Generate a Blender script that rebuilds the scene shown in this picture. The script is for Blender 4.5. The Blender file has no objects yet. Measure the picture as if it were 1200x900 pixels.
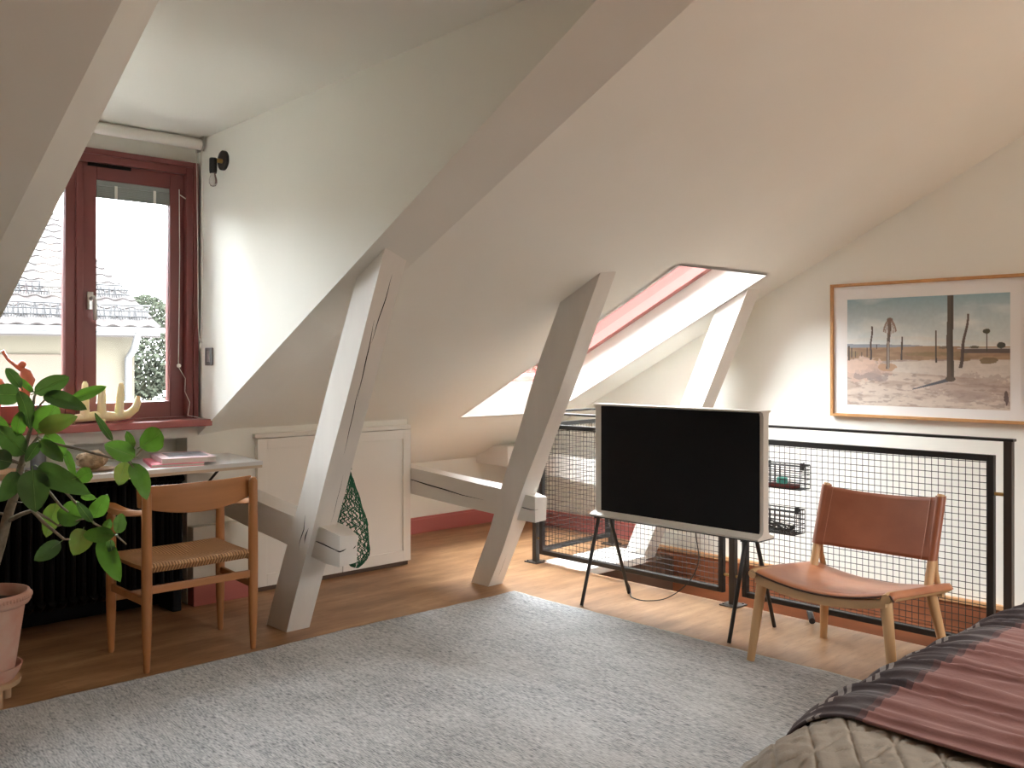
import bpy, bmesh, math, random
import numpy as np
from mathutils import Vector, Matrix, noise
PI = math.pi
random.seed(7)
SC = bpy.context.scene
COL = SC.collection

# ------------------------------------------------------------------ camera
THETA = math.radians(46.48)
cam_d = bpy.data.cameras.new('camera')
cam = bpy.data.objects.new('camera', cam_d); COL.objects.link(cam)
cam.location = (0, 0, 1.35)
cam.rotation_euler = (PI/2, 0, THETA - PI/2)
cam_d.sensor_width = 36; cam_d.lens = 1111/1200*36; cam_d.shift_y = -30/1200
cam_d.clip_start = .05; cam_d.clip_end = 300
SC.camera = cam

# ------------------------------------------------------------------ daylight: an even overcast sky, light portals in the window openings
world = bpy.data.worlds.new('overcast_sky'); SC.world = world; world.use_nodes = True
wn = world.node_tree.nodes; wn.clear()
wo = wn.new('ShaderNodeOutputWorld'); wb = wn.new('ShaderNodeBackground')
wb.inputs[0].default_value = (.94, .97, 1.0, 1); wb.inputs[1].default_value = 8.5
world.node_tree.links.new(wb.outputs[0], wo.inputs[0])
def portal(name, loc, n, sx, sy, up=(0, 0, 1)):
    d = bpy.data.lights.new(name, 'AREA'); d.shape = 'RECTANGLE'; d.size = sx; d.size_y = sy
    d.cycles.is_portal = True
    o = bpy.data.objects.new(name, d); COL.objects.link(o)
    o.location = loc; o.rotation_euler = Vector(n).to_track_quat('-Z', 'Y').to_euler()
    return o
portal('window_portal', (1.72, 5.12, 1.7), (0, -1, 0), 1.3, 1.5)
_n = Vector((0, -.5, -1)).normalized()
portal('skylight_portal', (4.73, 4.2, 1.60), _n, 1.1, 2.4)
_m = Vector((0, .5, -1)).normalized()
for _x in (3.4,): portal('rear_fill_portal', (_x, -3.1, 2.6), _m, 1.5, 1.8)  # portal of the skylight added behind the viewpoint for fill
# unseen warm fill light, added behind the viewpoint to lift the ambient level
_l = bpy.data.lights.new('rear_fill_light', 'POINT'); _l.energy = 16; _l.color = (1, .90, .78); _l.shadow_soft_size = .4
_lo = bpy.data.objects.new('rear_fill_light', _l); COL.objects.link(_lo); _lo.location = (3.9, -1.4, 2.4)
SC.view_settings.view_transform = 'Standard'; SC.view_settings.look = 'None'
SC.view_settings.exposure = 2.1; SC.view_settings.gamma = 1.0
SC.view_settings.use_curve_mapping = False
SC.cycles.max_bounces = 12; SC.cycles.diffuse_bounces = 8; SC.cycles.transparent_max_bounces = 16
SC.cycles.sample_clamp_indirect = 8

# ------------------------------------------------------------------ helpers
OFF = {}
def newobj(name, me, parent=None, off=(0, 0, 0)):
    o = bpy.data.objects.new(name, me); COL.objects.link(o)
    if parent is not None: o.parent = parent
    OFF[o.name] = Vector(off)
    return o
class B:
    """collects shapes given in world coordinates, builds one mesh"""
    def __init__(s): s.bm = bmesh.new(); s.uv = None
    def face(s, pts):
        return s.bm.faces.new([s.bm.verts.new(p) for p in pts])
    def box(s, x0, x1, y0, y1, z0, z1, M=None, bevel=0, seg=2):
        P = [(x, y, z) for z in (z0, z1) for y in (y0, y1) for x in (x0, x1)]
        if M is not None: P = [M @ Vector(p) for p in P]
        v = [s.bm.verts.new(p) for p in P]
        fs = [s.bm.faces.new([v[i] for i in f]) for f in ((0,2,3,1),(4,5,7,6),(0,1,5,4),(2,6,7,3),(0,4,6,2),(1,3,7,5))]
        if bevel:
            es = list({e for f in fs for e in f.edges})
            bmesh.ops.bevel(s.bm, geom=es, offset=bevel, segments=seg, profile=.6, affect='EDGES')
        return s
    def hexa(s, P, bevel=0, seg=2):
        """8 points: bottom ring 4 then top ring 4"""
        v = [s.bm.verts.new(p) for p in P]
        fs = [s.bm.faces.new([v[i] for i in f]) for f in ((3,2,1,0),(4,5,6,7),(0,1,5,4),(1,2,6,5),(2,3,7,6),(3,0,4,7))]
        if bevel:
            es = list({e for f in fs for e in f.edges})
            bmesh.ops.bevel(s.bm, geom=es, offset=bevel, segments=seg, profile=.6, affect='EDGES')
        return s
    def rings(s, R, cap=True, closed=False):
        vr = [[s.bm.verts.new(p) for p in r] for r in R]
        n = len(vr[0])
        rng = range(len(vr)) if closed else range(len(vr)-1)
        for i in rng:
            a = vr[i]; b = vr[(i+1) % len(vr)]
            for j in range(n):
                k = (j+1) % n
                s.bm.faces.new((a[j], a[k], b[k], b[j]))
        if cap and not closed:
            s.bm.faces.new(vr[0][::-1]); s.bm.faces.new(vr[-1])
        return s
    def tube(s, path, r, n=8, closed=False, flat=None):
        P = [Vector(p) for p in path]; m = len(P)
        R = r if isinstance(r, (list, tuple)) else [r]*m
        T = []
        for i in range(m):
            if closed: t = P[(i+1) % m]-P[i-1]
            else: t = P[min(i+1, m-1)]-P[max(i-1, 0)]
            T.append(t.normalized() if t.length > 1e-9 else Vector((0, 0, 1)))
        up = Vector((0, 0, 1)) if abs(T[0].z) < .9 else Vector((1, 0, 0))
        u = T[0].cross(up).normalized(); rings = []
        for i in range(m):
            u = (u - T[i]*u.dot(T[i])).normalized(); w = T[i].cross(u)
            fl = flat if flat else 1
            rings.append([P[i]+(u*math.cos(2*PI*k/n)+w*math.sin(2*PI*k/n)*fl)*R[i] for k in range(n)])
        return s.rings(rings, closed=closed)
    def lathe(s, c, prof, n=32):
        """profile (r, z) around vertical axis at c"""
        R = [[(c[0]+max(r, 1e-4)*math.cos(2*PI*k/n), c[1]+max(r, 1e-4)*math.sin(2*PI*k/n), c[2]+z) for k in range(n)] for r, z in prof]
        return s.rings(R)
    def ball(s, c, r, n=10, sc=(1, 1, 1)):
        M = Matrix.Translation(c) @ Matrix.Diagonal((sc[0], sc[1], sc[2], 1))
        bmesh.ops.create_uvsphere(s.bm, u_segments=n, v_segments=max(4, n//2+1), radius=r, matrix=M)
        return s
    def prism(s, poly, axis, a, b):
        """polygon of 2D points extruded along axis from a to b"""
        def P(p, t):
            q = list(p); q.insert(axis, t); return q
        A = [s.bm.verts.new(P(p, a)) for p in poly]; Bv = [s.bm.verts.new(P(p, b)) for p in poly]
        s.bm.faces.new(A); s.bm.faces.new(Bv[::-1])
        for i in range(len(poly)):
            j = (i+1) % len(poly)
            s.bm.faces.new((A[i], Bv[i], Bv[j], A[j]))
        return s
    def build(s, name, mat, parent=None, smooth=False, off=None, ang=40):
        bmesh.ops.recalc_face_normals(s.bm, faces=s.bm.faces[:])
        o = OFF[parent.name] if parent is not None else (Vector(off) if off is not None else Vector((0, 0, 0)))
        if o.length: bmesh.ops.translate(s.bm, verts=s.bm.verts[:], vec=-o)
        if smooth:
            for f in s.bm.faces: f.smooth = True
            for e in s.bm.edges:
                if len(e.link_faces) == 2 and e.calc_face_angle(0) > math.radians(ang): e.smooth = False
        me = bpy.data.meshes.new(name); s.bm.to_mesh(me); s.bm.free()
        if mat: me.materials.append(mat)
        ob = newobj(name, me, parent, o)
        if off is not None and parent is None: ob.location = o
        return ob
def spline(P, k=6):
    P = [Vector(p) for p in P]; out = []
    for i in range(len(P)-1):
        a, b_, c, d = P[max(i-1, 0)], P[i], P[i+1], P[min(i+2, len(P)-1)]
        for j in range(k):
            t = j/k; out.append(.5*((2*b_)+(c-a)*t+(2*a-5*b_+4*c-d)*t*t+(3*b_-a-3*c+d)*t**3))
    return out+[P[-1]]
def tag(o, label=None, cat=None, group=None, kind=None):
    if label: o['label'] = label
    if cat: o['category'] = cat
    if group: o['group'] = group
    if kind: o['kind'] = kind
    return o
def root(name, loc, label=None, cat=None, group=None, kind=None):
    o = bpy.data.objects.new(name, None); COL.objects.link(o); o.location = loc
    o.empty_display_size = .1
    OFF[o.name] = Vector(loc)
    return tag(o, label, cat, group, kind)
def grid(nu, nv, fn, name, mat, parent=None, smooth=True, uvfn=None, off=None, thick=0):
    V = [fn(i/(nu-1), j/(nv-1)) for j in range(nv) for i in range(nu)]
    F = [(j*nu+i, j*nu+i+1, (j+1)*nu+i+1, (j+1)*nu+i) for j in range(nv-1) for i in range(nu-1)]
    o = OFF[parent.name] if parent is not None else (Vector(off) if off is not None else Vector((0, 0, 0)))
    me = bpy.data.meshes.new(name); me.from_pydata([tuple(Vector(v)-o) for v in V], [], F)
    if uvfn:
        uvl = me.uv_layers.new(name='uv')
        for lp in me.loops:
            i = lp.vertex_index; uvl.data[lp.index].uv = uvfn((i % nu)/(nu-1), (i//nu)/(nv-1))
    if smooth: me.polygons.foreach_set('use_smooth', [True]*len(F))
    if mat: me.materials.append(mat)
    ob = newobj(name, me, parent, o)
    if parent is None and off is not None: ob.location = o
    if thick:
        m = ob.modifiers.new('thickness', 'SOLIDIFY'); m.thickness = thick; m.offset = -1
    return ob

# ------------------------------------------------------------------ materials
def mat(name, col, rough=.6, metal=0, bump=0, bscale=40, var=0, vscale=6, stretch=None, spec=None, bstretch=None, tint=None, coat=0, subsurf=0):
    m = bpy.data.materials.new(name); m.use_nodes = True
    nt = m.node_tree; N = nt.nodes; L = nt.links; p = N['Principled BSDF']
    p.inputs['Base Color'].default_value = (*col, 1); p.inputs['Roughness'].default_value = rough
    p.inputs['Metallic'].default_value = metal
    if spec is not None: p.inputs['Specular IOR Level'].default_value = spec
    if coat: p.inputs['Coat Weight'].default_value = coat
    tc = N.new('ShaderNodeTexCoord')
    def mapped(st):
        mp = N.new('ShaderNodeMapping'); L.new(tc.outputs['Object'], mp.inputs[0])
        if st: mp.inputs['Scale'].default_value = st
        return mp.outputs[0]
    if var:
        nz = N.new('ShaderNodeTexNoise'); nz.inputs['Scale'].default_value = vscale; nz.inputs['Detail'].default_value = 6
        L.new(mapped(stretch), nz.inputs['Vector'])
        rp = N.new('ShaderNodeValToRGB')
        c2 = tint if tint else tuple(max(0, c*(1-var)) for c in col)
        rp.color_ramp.elements[0].position = .3; rp.color_ramp.elements[1].position = .7
        rp.color_ramp.elements[0].color = (*c2, 1)
        rp.color_ramp.elements[1].color = (*[min(1, c*(1+var*.4)) for c in col], 1)
        L.new(nz.outputs['Fac'], rp.inputs[0]); L.new(rp.outputs[0], p.inputs['Base Color'])
    if bump:
        nb = N.new('ShaderNodeTexNoise'); nb.inputs['Scale'].default_value = bscale; nb.inputs['Detail'].default_value = 4
        L.new(mapped(bstretch or stretch), nb.inputs['Vector'])
        bp = N.new('ShaderNodeBump'); bp.inputs['Strength'].default_value = bump; bp.inputs['Distance'].default_value = .004
        L.new(nb.outputs['Fac'], bp.inputs['Height']); L.new(bp.outputs[0], p.inputs['Normal'])
    return m
M = {}
PAINT = (.85, .845, .785)
M['wall'] = mat('wall_plaster', PAINT, .75, bump=.06, bscale=30, var=.03, vscale=1.5)
M['ceil'] = mat('ceiling_plaster', PAINT, .75, bump=.06, bscale=30, var=.03, vscale=1.2)
M['trimwhite'] = mat('white_satin_paint', (.80, .77, .72), .4, bump=.03, bscale=12)
M['beam'] = mat('painted_rough_timber', (.74, .71, .665), .42, bump=.35, bscale=22, var=.06, vscale=9, stretch=(1, 1, .12))
M['tie'] = mat('painted_rough_timber_along', (.74, .71, .665), .42, bump=.35, bscale=22, var=.06, vscale=9, stretch=(1, .12, 1))
M['crackdark'] = mat('raw_dark_wood_in_crack', (.008, .006, .005), .9)
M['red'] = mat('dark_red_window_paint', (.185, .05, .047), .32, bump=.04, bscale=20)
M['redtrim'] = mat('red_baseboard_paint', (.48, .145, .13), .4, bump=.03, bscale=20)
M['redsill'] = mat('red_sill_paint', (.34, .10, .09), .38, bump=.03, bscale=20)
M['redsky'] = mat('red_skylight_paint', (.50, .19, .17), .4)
M['black'] = mat('black_steel', (.018, .017, .017), .42, bump=.05, bscale=60)
M['postgrey'] = mat('dark_bronze_steel', (.045, .036, .030), .4)
M['blackiron'] = mat('black_cast_iron', (.004, .004, .005), .6, spec=.2, bump=.1, bscale=50)
M['brass'] = mat('brass', (.55, .38, .15), .3, 1)
M['chrome'] = mat('brushed_steel', (.55, .54, .52), .3, 1)
M['oak'] = mat('oiled_oak', (.60, .37, .185), .45, bump=.08, bscale=60, var=.16, vscale=14, stretch=(1, 1, .1))
M['oakrail'] = mat('oiled_oak_rail', (.60, .37, .185), .45, bump=.08, bscale=60, var=.16, vscale=14, stretch=(.6, .1, 1))
M['cherry'] = mat('honey_oak', (.43, .185, .065), .38, bump=.06, bscale=60, var=.18, vscale=14, stretch=(1, 1, .12))
M['cherryrail'] = mat('honey_oak_rail', (.43, .185, .065), .38, bump=.06, bscale=60, var=.22, vscale=14, stretch=(.12, 1, 1))
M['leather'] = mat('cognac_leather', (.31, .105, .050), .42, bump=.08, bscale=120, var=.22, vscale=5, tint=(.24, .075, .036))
M['leatherseat'] = mat('paler_cognac_leather', (.46, .19, .092), .38, bump=.08, bscale=120, var=.2, vscale=6, tint=(.36, .13, .062))  # seat colour, paler than the backrest leather
M['leatheredge'] = mat('leather_edge', (.05, .018, .01), .6)
M['desk'] = mat('pale_grey_laminate', (.66, .67, .68), .3)
M['deskedge'] = mat('plywood_edge', (.55, .44, .33), .6)
M['tvwhite'] = mat('tv_off_white_plastic', (.66, .635, .58), .38)
M['screen'] = mat('black_screen_glass', (.003, .003, .003), .05, spec=.5)
M['terra'] = mat('pale_terracotta', (.50, .235, .17), .85, bump=.1, bscale=50, var=.25, vscale=7, tint=(.60, .44, .37))
M['soil'] = mat('potting_soil', (.02, .013, .009), .95, bump=1, bscale=60, var=.6, vscale=60)
M['leaf'] = mat('green_leaf', (.050, .125, .030), .38, bump=.1, bscale=30, var=.45, vscale=16)
M['midrib'] = mat('pale_green_midrib', (.13, .20, .06), .5)
M['leafdark'] = mat('dark_green_leaf', (.022, .055, .022), .4, bump=.1, bscale=30, var=.4, vscale=16)
M['leafold'] = mat('leaf_with_brown_edge', (.085, .17, .035), .4, bump=.1, bscale=30, var=.5, vscale=13, tint=(.15, .09, .03))
M['bark'] = mat('ficus_bark', (.30, .25, .19), .8, bump=.4, bscale=60, var=.4, vscale=30)
M['switch'] = mat('grey_switch_metal', (.22, .215, .21), .4, .6)
M['glassbulb'] = mat('bulb_glass', (.8, .8, .8), .05)
M['glassbulb'].node_tree.nodes['Principled BSDF'].inputs['Transmission Weight'].default_value = 1
M['cord'] = mat('white_cord', (.75, .72, .66), .7)
M['wax'] = mat('pale_yellow_wax', (.80, .68, .40), .5)
M['wax'].node_tree.nodes['Principled BSDF'].inputs['Subsurface Weight'].default_value = .3
M['wax'].node_tree.nodes['Principled BSDF'].inputs['Subsurface Radius'].default_value = (.05, .03, .01)
M['redclay'] = mat('coral_red_glaze', (.50, .11, .05), .4)
M['netgreen'] = mat('green_net_cotton', (.010, .12, .055), .8)
M['pagewhite'] = mat('book_pages', (.66, .64, .60), .8, bump=.3, bscale=120, stretch=(.1, .1, 4))
M['pink'] = mat('pink_cover', (.85, .22, .30), .5)
M['pinkpale'] = mat('pale_pink_cover', (.80, .62, .66), .4)
M['greypic'] = mat('grey_cover_picture', (.30, .31, .36), .4, var=.6, vscale=14)
M['coral'] = mat('tan_knobbly_coral', (.34, .235, .14), .9, bump=1, bscale=45, var=.45, vscale=40)
M['tanwood'] = mat('tan_wood_plate', (.50, .33, .20), .5, var=.15, vscale=10)
M['greyglass'] = mat('grey_ceramic', (.10, .10, .11), .35)
M['yellowwall'] = mat('yellow_render', (.036, .030, .019), .9, var=.06, vscale=.8)
M['rooftile'] = mat('red_clay_tile', (.0155, .0112, .0102), .85, var=.25, vscale=3)
M['gutter'] = mat('white_gutter', (.04, .04, .041), .6)
M['snowguard'] = mat('dark_galvanised_steel', (.006, .006, .007), .6)
M['tree'] = mat('hazy_green_foliage', (.030, .034, .025), .8, var=.3, vscale=1.2, spec=0)
M['woodbrown'] = mat('brown_stair_wood', (.30, .105, .045), .35, bump=.1, bscale=18, var=.45, vscale=5, stretch=(1, .22, 1.4))
M['woodledge'] = mat('pale_wood_ledge', (.62, .34, .16), .45, var=.12, vscale=8)
M['mount'] = mat('white_mat_board', (.84, .83, .82), .8)
M['frameoak'] = mat('picture_frame_oak', (.55, .29, .115), .45, var=.15, vscale=20)
M['cable'] = mat('black_cable', (.02, .02, .02), .5)
M['teal'] = mat('teal_tin', (.10, .42, .34), .5)
M['maroon'] = mat('maroon_pouch', (.16, .035, .03), .7)
M['mattress'] = mat('mattress_ticking', (.6, .58, .55), .9)
M['darkwood'] = mat('dark_bed_wood', (.10, .06, .04), .5)
M['ground'] = mat('pale_courtyard_gravel', (.62, .61, .58), .9, var=.12, vscale=.5)
M['slatgrey'] = mat('blind_slats_grey', (.25, .265, .25), .5)
M['bedbind'] = mat('rug_binding', (.50, .40, .26), .8)

def glass_mat():
    m = bpy.data.materials.new('window_glass'); m.use_nodes = True
    nt = m.node_tree; N = nt.nodes; L = nt.links; N.clear()
    out = N.new('ShaderNodeOutputMaterial'); mx = N.new('ShaderNodeMixShader')
    tr = N.new('ShaderNodeBsdfTransparent'); gl = N.new('ShaderNodeBsdfGlossy')
    tr.inputs[0].default_value = (.97, .98, .98, 1); gl.inputs['Roughness'].default_value = .02
    fr = N.new('ShaderNodeFresnel'); fr.inputs[0].default_value = 1.35
    L.new(fr.outputs[0], mx.inputs[0]); L.new(tr.outputs[0], mx.inputs[1]); L.new(gl.outputs[0], mx.inputs[2])
    L.new(mx.outputs[0], out.inputs[0]); return m
M['glass'] = glass_mat()

def floor_mat():
    m = bpy.data.materials.new('orange_wood_floor'); m.use_nodes = True
    nt = m.node_tree; N = nt.nodes; L = nt.links; p = N['Principled BSDF']
    tc = N.new('ShaderNodeTexCoord')
    mp = N.new('ShaderNodeMapping'); L.new(tc.outputs['Object'], mp.inputs[0]); mp.inputs['Scale'].default_value = (.55, 2.2, 1)
    n1 = N.new('ShaderNodeTexNoise'); n1.inputs['Scale'].default_value = 3.2; n1.inputs['Detail'].default_value = 8; n1.inputs['Roughness'].default_value = .62
    L.new(mp.outputs[0], n1.inputs['Vector'])
    r1 = N.new('ShaderNodeValToRGB'); e = r1.color_ramp.elements
    e[0].position = .30; e[0].color = (.22, .108, .046, 1); e[1].position = .70; e[1].color = (.52, .315, .165, 1)
    x = e.new(.5); x.color = (.37, .200, .095, 1)
    L.new(n1.outputs['Fac'], r1.inputs[0])
    # faint differences from block to block
    br = N.new('ShaderNodeTexBrick'); br.inputs['Scale'].default_value = 1; br.inputs['Brick Width'].default_value = .9; br.inputs['Row Height'].default_value = .135
    br.inputs['Mortar Size'].default_value = .0012; br.inputs['Color1'].default_value = (1, 1, 1, 1); br.inputs['Color2'].default_value = (.84, .82, .80, 1)
    br.inputs['Mortar'].default_value = (.66, .6, .55, 1)
    L.new(tc.outputs['Object'], br.inputs['Vector'])
    mx = N.new('ShaderNodeMix'); mx.data_type = 'RGBA'; mx.blend_type = 'MULTIPLY'; mx.inputs[0].default_value = .8
    L.new(r1.outputs[0], mx.inputs[6]); L.new(br.outputs['Color'], mx.inputs[7])
    # short dark flecks
    mp2 = N.new('ShaderNodeMapping'); L.new(tc.outputs['Object'], mp2.inputs[0]); mp2.inputs['Scale'].default_value = (6, 40, 1)
    n2 = N.new('ShaderNodeTexNoise'); n2.inputs['Scale'].default_value = 2; n2.inputs['Detail'].default_value = 3
    L.new(mp2.outputs[0], n2.inputs['Vector'])
    r2 = N.new('ShaderNodeValToRGB'); r2.color_ramp.elements[0].position = .25; r2.color_ramp.elements[0].color = (.55, .5, .45, 1)
    r2.color_ramp.elements[1].position = .42; r2.color_ramp.elements[1].color = (1, 1, 1, 1)
    L.new(n2.outputs['Fac'], r2.inputs[0])
    m2 = N.new('ShaderNodeMix'); m2.data_type = 'RGBA'; m2.blend_type = 'MULTIPLY'; m2.inputs[0].default_value = .8
    L.new(mx.outputs[2], m2.inputs[6]); L.new(r2.outputs[0], m2.inputs[7])
    L.new(m2.outputs[2], p.inputs['Base Color'])
    p.inputs['Roughness'].default_value = .42
    bp = N.new('ShaderNodeBump'); bp.inputs['Strength'].default_value = .12; bp.inputs['Distance'].default_value = .003
    L.new(n1.outputs['Fac'], bp.inputs['Height']); L.new(bp.outputs[0], p.inputs['Normal'])
    return m
M['floor'] = floor_mat()

def rug_mat():
    m = bpy.data.materials.new('grey_flatweave_rug'); m.use_nodes = True
    nt = m.node_tree; N = nt.nodes; L = nt.links; p = N['Principled BSDF']
    tc = N.new('ShaderNodeTexCoord')
    def nz(sc, scale, det=3):
        mp = N.new('ShaderNodeMapping'); L.new(tc.outputs['Object'], mp.inputs[0]); mp.inputs['Scale'].default_value = sc
        n = N.new('ShaderNodeTexNoise'); n.inputs['Scale'].default_value = scale; n.inputs['Detail'].default_value = det
        L.new(mp.outputs[0], n.inputs['Vector']); return n.outputs['Fac']
    a = nz((64, 7, 1), 5, 2); b = nz((1, 1, 1), 2.2, 3); c = nz((14, 1.2, 1), 4, 3)
    def math_(op, x, y):
        k = N.new('ShaderNodeMath'); k.operation = op
        for i, q in enumerate((x, y)):
            if isinstance(q, (int, float)): k.inputs[i].default_value = q
            else: L.new(q, k.inputs[i])
        return k.outputs[0]
    s = math_('ADD', math_('MULTIPLY', a, .62), math_('ADD', math_('MULTIPLY', b, .16), math_('MULTIPLY', c, .22)))
    r = N.new('ShaderNodeValToRGB'); e = r.color_ramp.elements
    e[0].position = .36; e[0].color = (.085, .09, .10, 1); e[1].position = .64; e[1].color = (.62, .625, .62, 1)
    x = e.new(.45); x.color = (.28, .29, .30, 1); x = e.new(.52); x.color = (.45, .46, .465, 1)
    L.new(s, r.inputs[0]); L.new(r.outputs[0], p.inputs['Base Color'])
    p.inputs['Roughness'].default_value = .95; p.inputs['Sheen Weight'].default_value = .2
    bp = N.new('ShaderNodeBump'); bp.inputs['Strength'].default_value = .5; bp.inputs['Distance'].default_value = .004
    L.new(a, bp.inputs['Height']); L.new(bp.outputs[0], p.inputs['Normal'])
    return m
M['rug'] = rug_mat()

def cord_seat_mat():
    m = bpy.data.materials.new('woven_paper_cord'); m.use_nodes = True
    nt = m.node_tree; N = nt.nodes; L = nt.links; p = N['Principled BSDF']
    tc = N.new('ShaderNodeTexCoord'); sp = N.new('ShaderNodeSeparateXYZ'); L.new(tc.outputs['UV'], sp.inputs[0])
    def mt(op, x, y=0):
        k = N.new('ShaderNodeMath'); k.operation = op
        for i, q in enumerate((x, y)):
            if isinstance(q, (int, float)): k.inputs[i].default_value = q
            else: L.new(q, k.inputs[i])
        return k.outputs[0]
    u = mt('SUBTRACT', sp.outputs[0], .5); v = mt('SUBTRACT', sp.outputs[1], .5)
    g = mt('GREATER_THAN', mt('ABSOLUTE', u), mt('ABSOLUTE', v))
    w = mt('ADD', mt('MULTIPLY', g, v), mt('MULTIPLY', mt('SUBTRACT', 1, g), u))
    sn = mt('ABSOLUTE', mt('SINE', mt('MULTIPLY', w, 115)))
    r = N.new('ShaderNodeValToRGB'); r.color_ramp.elements[0].color = (.12, .05, .018, 1); r.color_ramp.elements[1].color = (.50, .27, .12, 1)
    r.color_ramp.elements[1].position = .7
    nz = N.new('ShaderNodeTexNoise'); nz.inputs['Scale'].default_value = 9; L.new(tc.outputs['Object'], nz.inputs[0])
    L.new(mt('MULTIPLY', sn, mt('ADD', nz.outputs['Fac'], .45)), r.inputs[0]); L.new(r.outputs[0], p.inputs['Base Color'])
    p.inputs['Roughness'].default_value = .7
    bp = N.new('ShaderNodeBump'); bp.inputs['Strength'].default_value = .8; bp.inputs['Distance'].default_value = .004
    L.new(sn, bp.inputs['Height']); L.new(bp.outputs[0], p.inputs['Normal'])
    return m
M['cordseat'] = cord_seat_mat()

def vcol_mat(name, rough=.6, bump=0, coat=0):
    m = bpy.data.materials.new(name); m.use_nodes = True
    nt = m.node_tree; N = nt.nodes; L = nt.links; p = N['Principled BSDF']
    a = N.new('ShaderNodeAttribute'); a.attribute_name = 'col'; L.new(a.outputs['Color'], p.inputs['Base Color'])
    p.inputs['Roughness'].default_value = rough
    if coat: p.inputs['Coat Weight'].default_value = coat; p.inputs['Coat Roughness'].default_value = .03
    if bump:
        tc = N.new('ShaderNodeTexCoord'); nb = N.new('ShaderNodeTexNoise'); nb.inputs['Scale'].default_value = 400
        L.new(tc.outputs['Object'], nb.inputs[0]); bp = N.new('ShaderNodeBump'); bp.inputs['Strength'].default_value = bump; bp.inputs['Distance'].default_value = .002
        L.new(nb.outputs['Fac'], bp.inputs['Height']); L.new(bp.outputs[0], p.inputs['Normal'])
    return m
M['print'] = vcol_mat('desert_photograph_print', .6, coat=.35)
M['quilt'] = mat('taupe_quilted_linen', (.36, .32, .27), .85, bump=.25, bscale=160, var=.12, vscale=5)

def blanket_mat():
    m = bpy.data.materials.new('striped_linen_blanket'); m.use_nodes = True
    nt = m.node_tree; N = nt.nodes; L = nt.links; p = N['Principled BSDF']
    tc = N.new('ShaderNodeTexCoord'); sp = N.new('ShaderNodeSeparateXYZ'); L.new(tc.outputs['UV'], sp.inputs[0])
    def mt(op, x, y=0):
        k = N.new('ShaderNodeMath'); k.operation = op
        for i, q in enumerate((x, y)):
            if isinstance(q, (int, float)): k.inputs[i].default_value = q
            else: L.new(q, k.inputs[i])
        return k.outputs[0]
    # v = metres measured across the bed from its long edge (positive towards the middle)
    r = N.new('ShaderNodeValToRGB'); r.color_ramp.interpolation = 'CONSTANT'; e = r.color_ramp.elements
    DK = (.060, .042, .046, 1); WH = (.34, .31, .295, 1); PK = (.27, .120, .105, 1)
    nzr = N.new('ShaderNodeTexNoise'); nzr.inputs['Scale'].default_value = 90; L.new(tc.outputs['UV'], nzr.inputs[0])
    vv = mt('ADD', sp.outputs[1], mt('MULTIPLY', mt('SUBTRACT', nzr.outputs['Fac'], .5), .006))
    L.new(mt('ADD', vv, .5), r.inputs[0])
    e[0].position = 0; e[0].color = DK; e[1].position = .500; e[1].color = WH
    for pos, c in ((.513, DK), (.522, WH), (.535, DK), (.615, (.11, .055, .055, 1)), (.632, PK)):
        x = e.new(pos); x.color = c
    dash = mt('GREATER_THAN', mt('SINE', mt('MULTIPLY', sp.outputs[0], 150)), -.45)
    inb = mt('MULTIPLY', mt('GREATER_THAN', sp.outputs[1], -.002), mt('LESS_THAN', sp.outputs[1], .036))
    k = mt('MULTIPLY', mt('SUBTRACT', 1, dash), inb)
    mx = N.new('ShaderNodeMix'); mx.data_type = 'RGBA'; L.new(k, mx.inputs[0]); L.new(r.outputs[0], mx.inputs[6]); mx.inputs[7].default_value = DK
    L.new(mx.outputs[2], p.inputs['Base Color']); p.inputs['Roughness'].default_value = .9; p.inputs['Sheen Weight'].default_value = .15
    nb = N.new('ShaderNodeTexNoise'); nb.inputs['Scale'].default_value = 130; L.new(tc.outputs['UV'], nb.inputs[0])
    bp = N.new('ShaderNodeBump'); bp.inputs['Strength'].default_value = .35; bp.inputs['Distance'].default_value = .002
    L.new(nb.outputs['Fac'], bp.inputs['Height']); L.new(bp.outputs[0], p.inputs['Normal'])
    return m
M['blanket'] = blanket_mat()

# ------------------------------------------------------------------ room shell
XG = 5.5; XL = -3.5; YB = -5.5; YK = 5.81; Y1 = 5.0
def zs(y): return 3.45 - .5*y            # underside of the sloping ceiling
TH = .22
def struct(b, name, m, label=None, parent=None):
    o = b.build(name, m, parent)
    if parent is None: tag(o, label, None, None, 'structure')
    return o
b = B()
def slope(x0, x1, y0, y1):
    b.hexa([(x0, y0, zs(y0)), (x1, y0, zs(y0)), (x1, y1, zs(y1)), (x0, y1, zs(y1)),
            (x0, y0, zs(y0)+TH), (x1, y0, zs(y0)+TH), (x1, y1, zs(y1)+TH), (x0, y1, zs(y1)+TH)])
SX0, SX1, SY0, SY1 = 4.27, 5.19, 3.17, 5.02      # skylight opening
slope(XL-.2, .93, .5, 5.2); slope(.93, 2.58, .5, 1.615)
slope(2.58, SX0, .5, 5.9); slope(SX0, SX1, .5, SY0); slope(SX0, SX1, SY1, 5.9); slope(SX1, XG+.2, .5, 5.9)
struct(b, 'ceiling', M['ceil'], 'sloping white plaster attic ceiling cut by dormer and skylight')
b = B(); b.box(XL-.2, XG+.2, -1.5, .5, 3.2, 3.42); struct(b, 'ceiling', M['ceil'], 'flat white strip of ceiling along the ridge')
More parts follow.
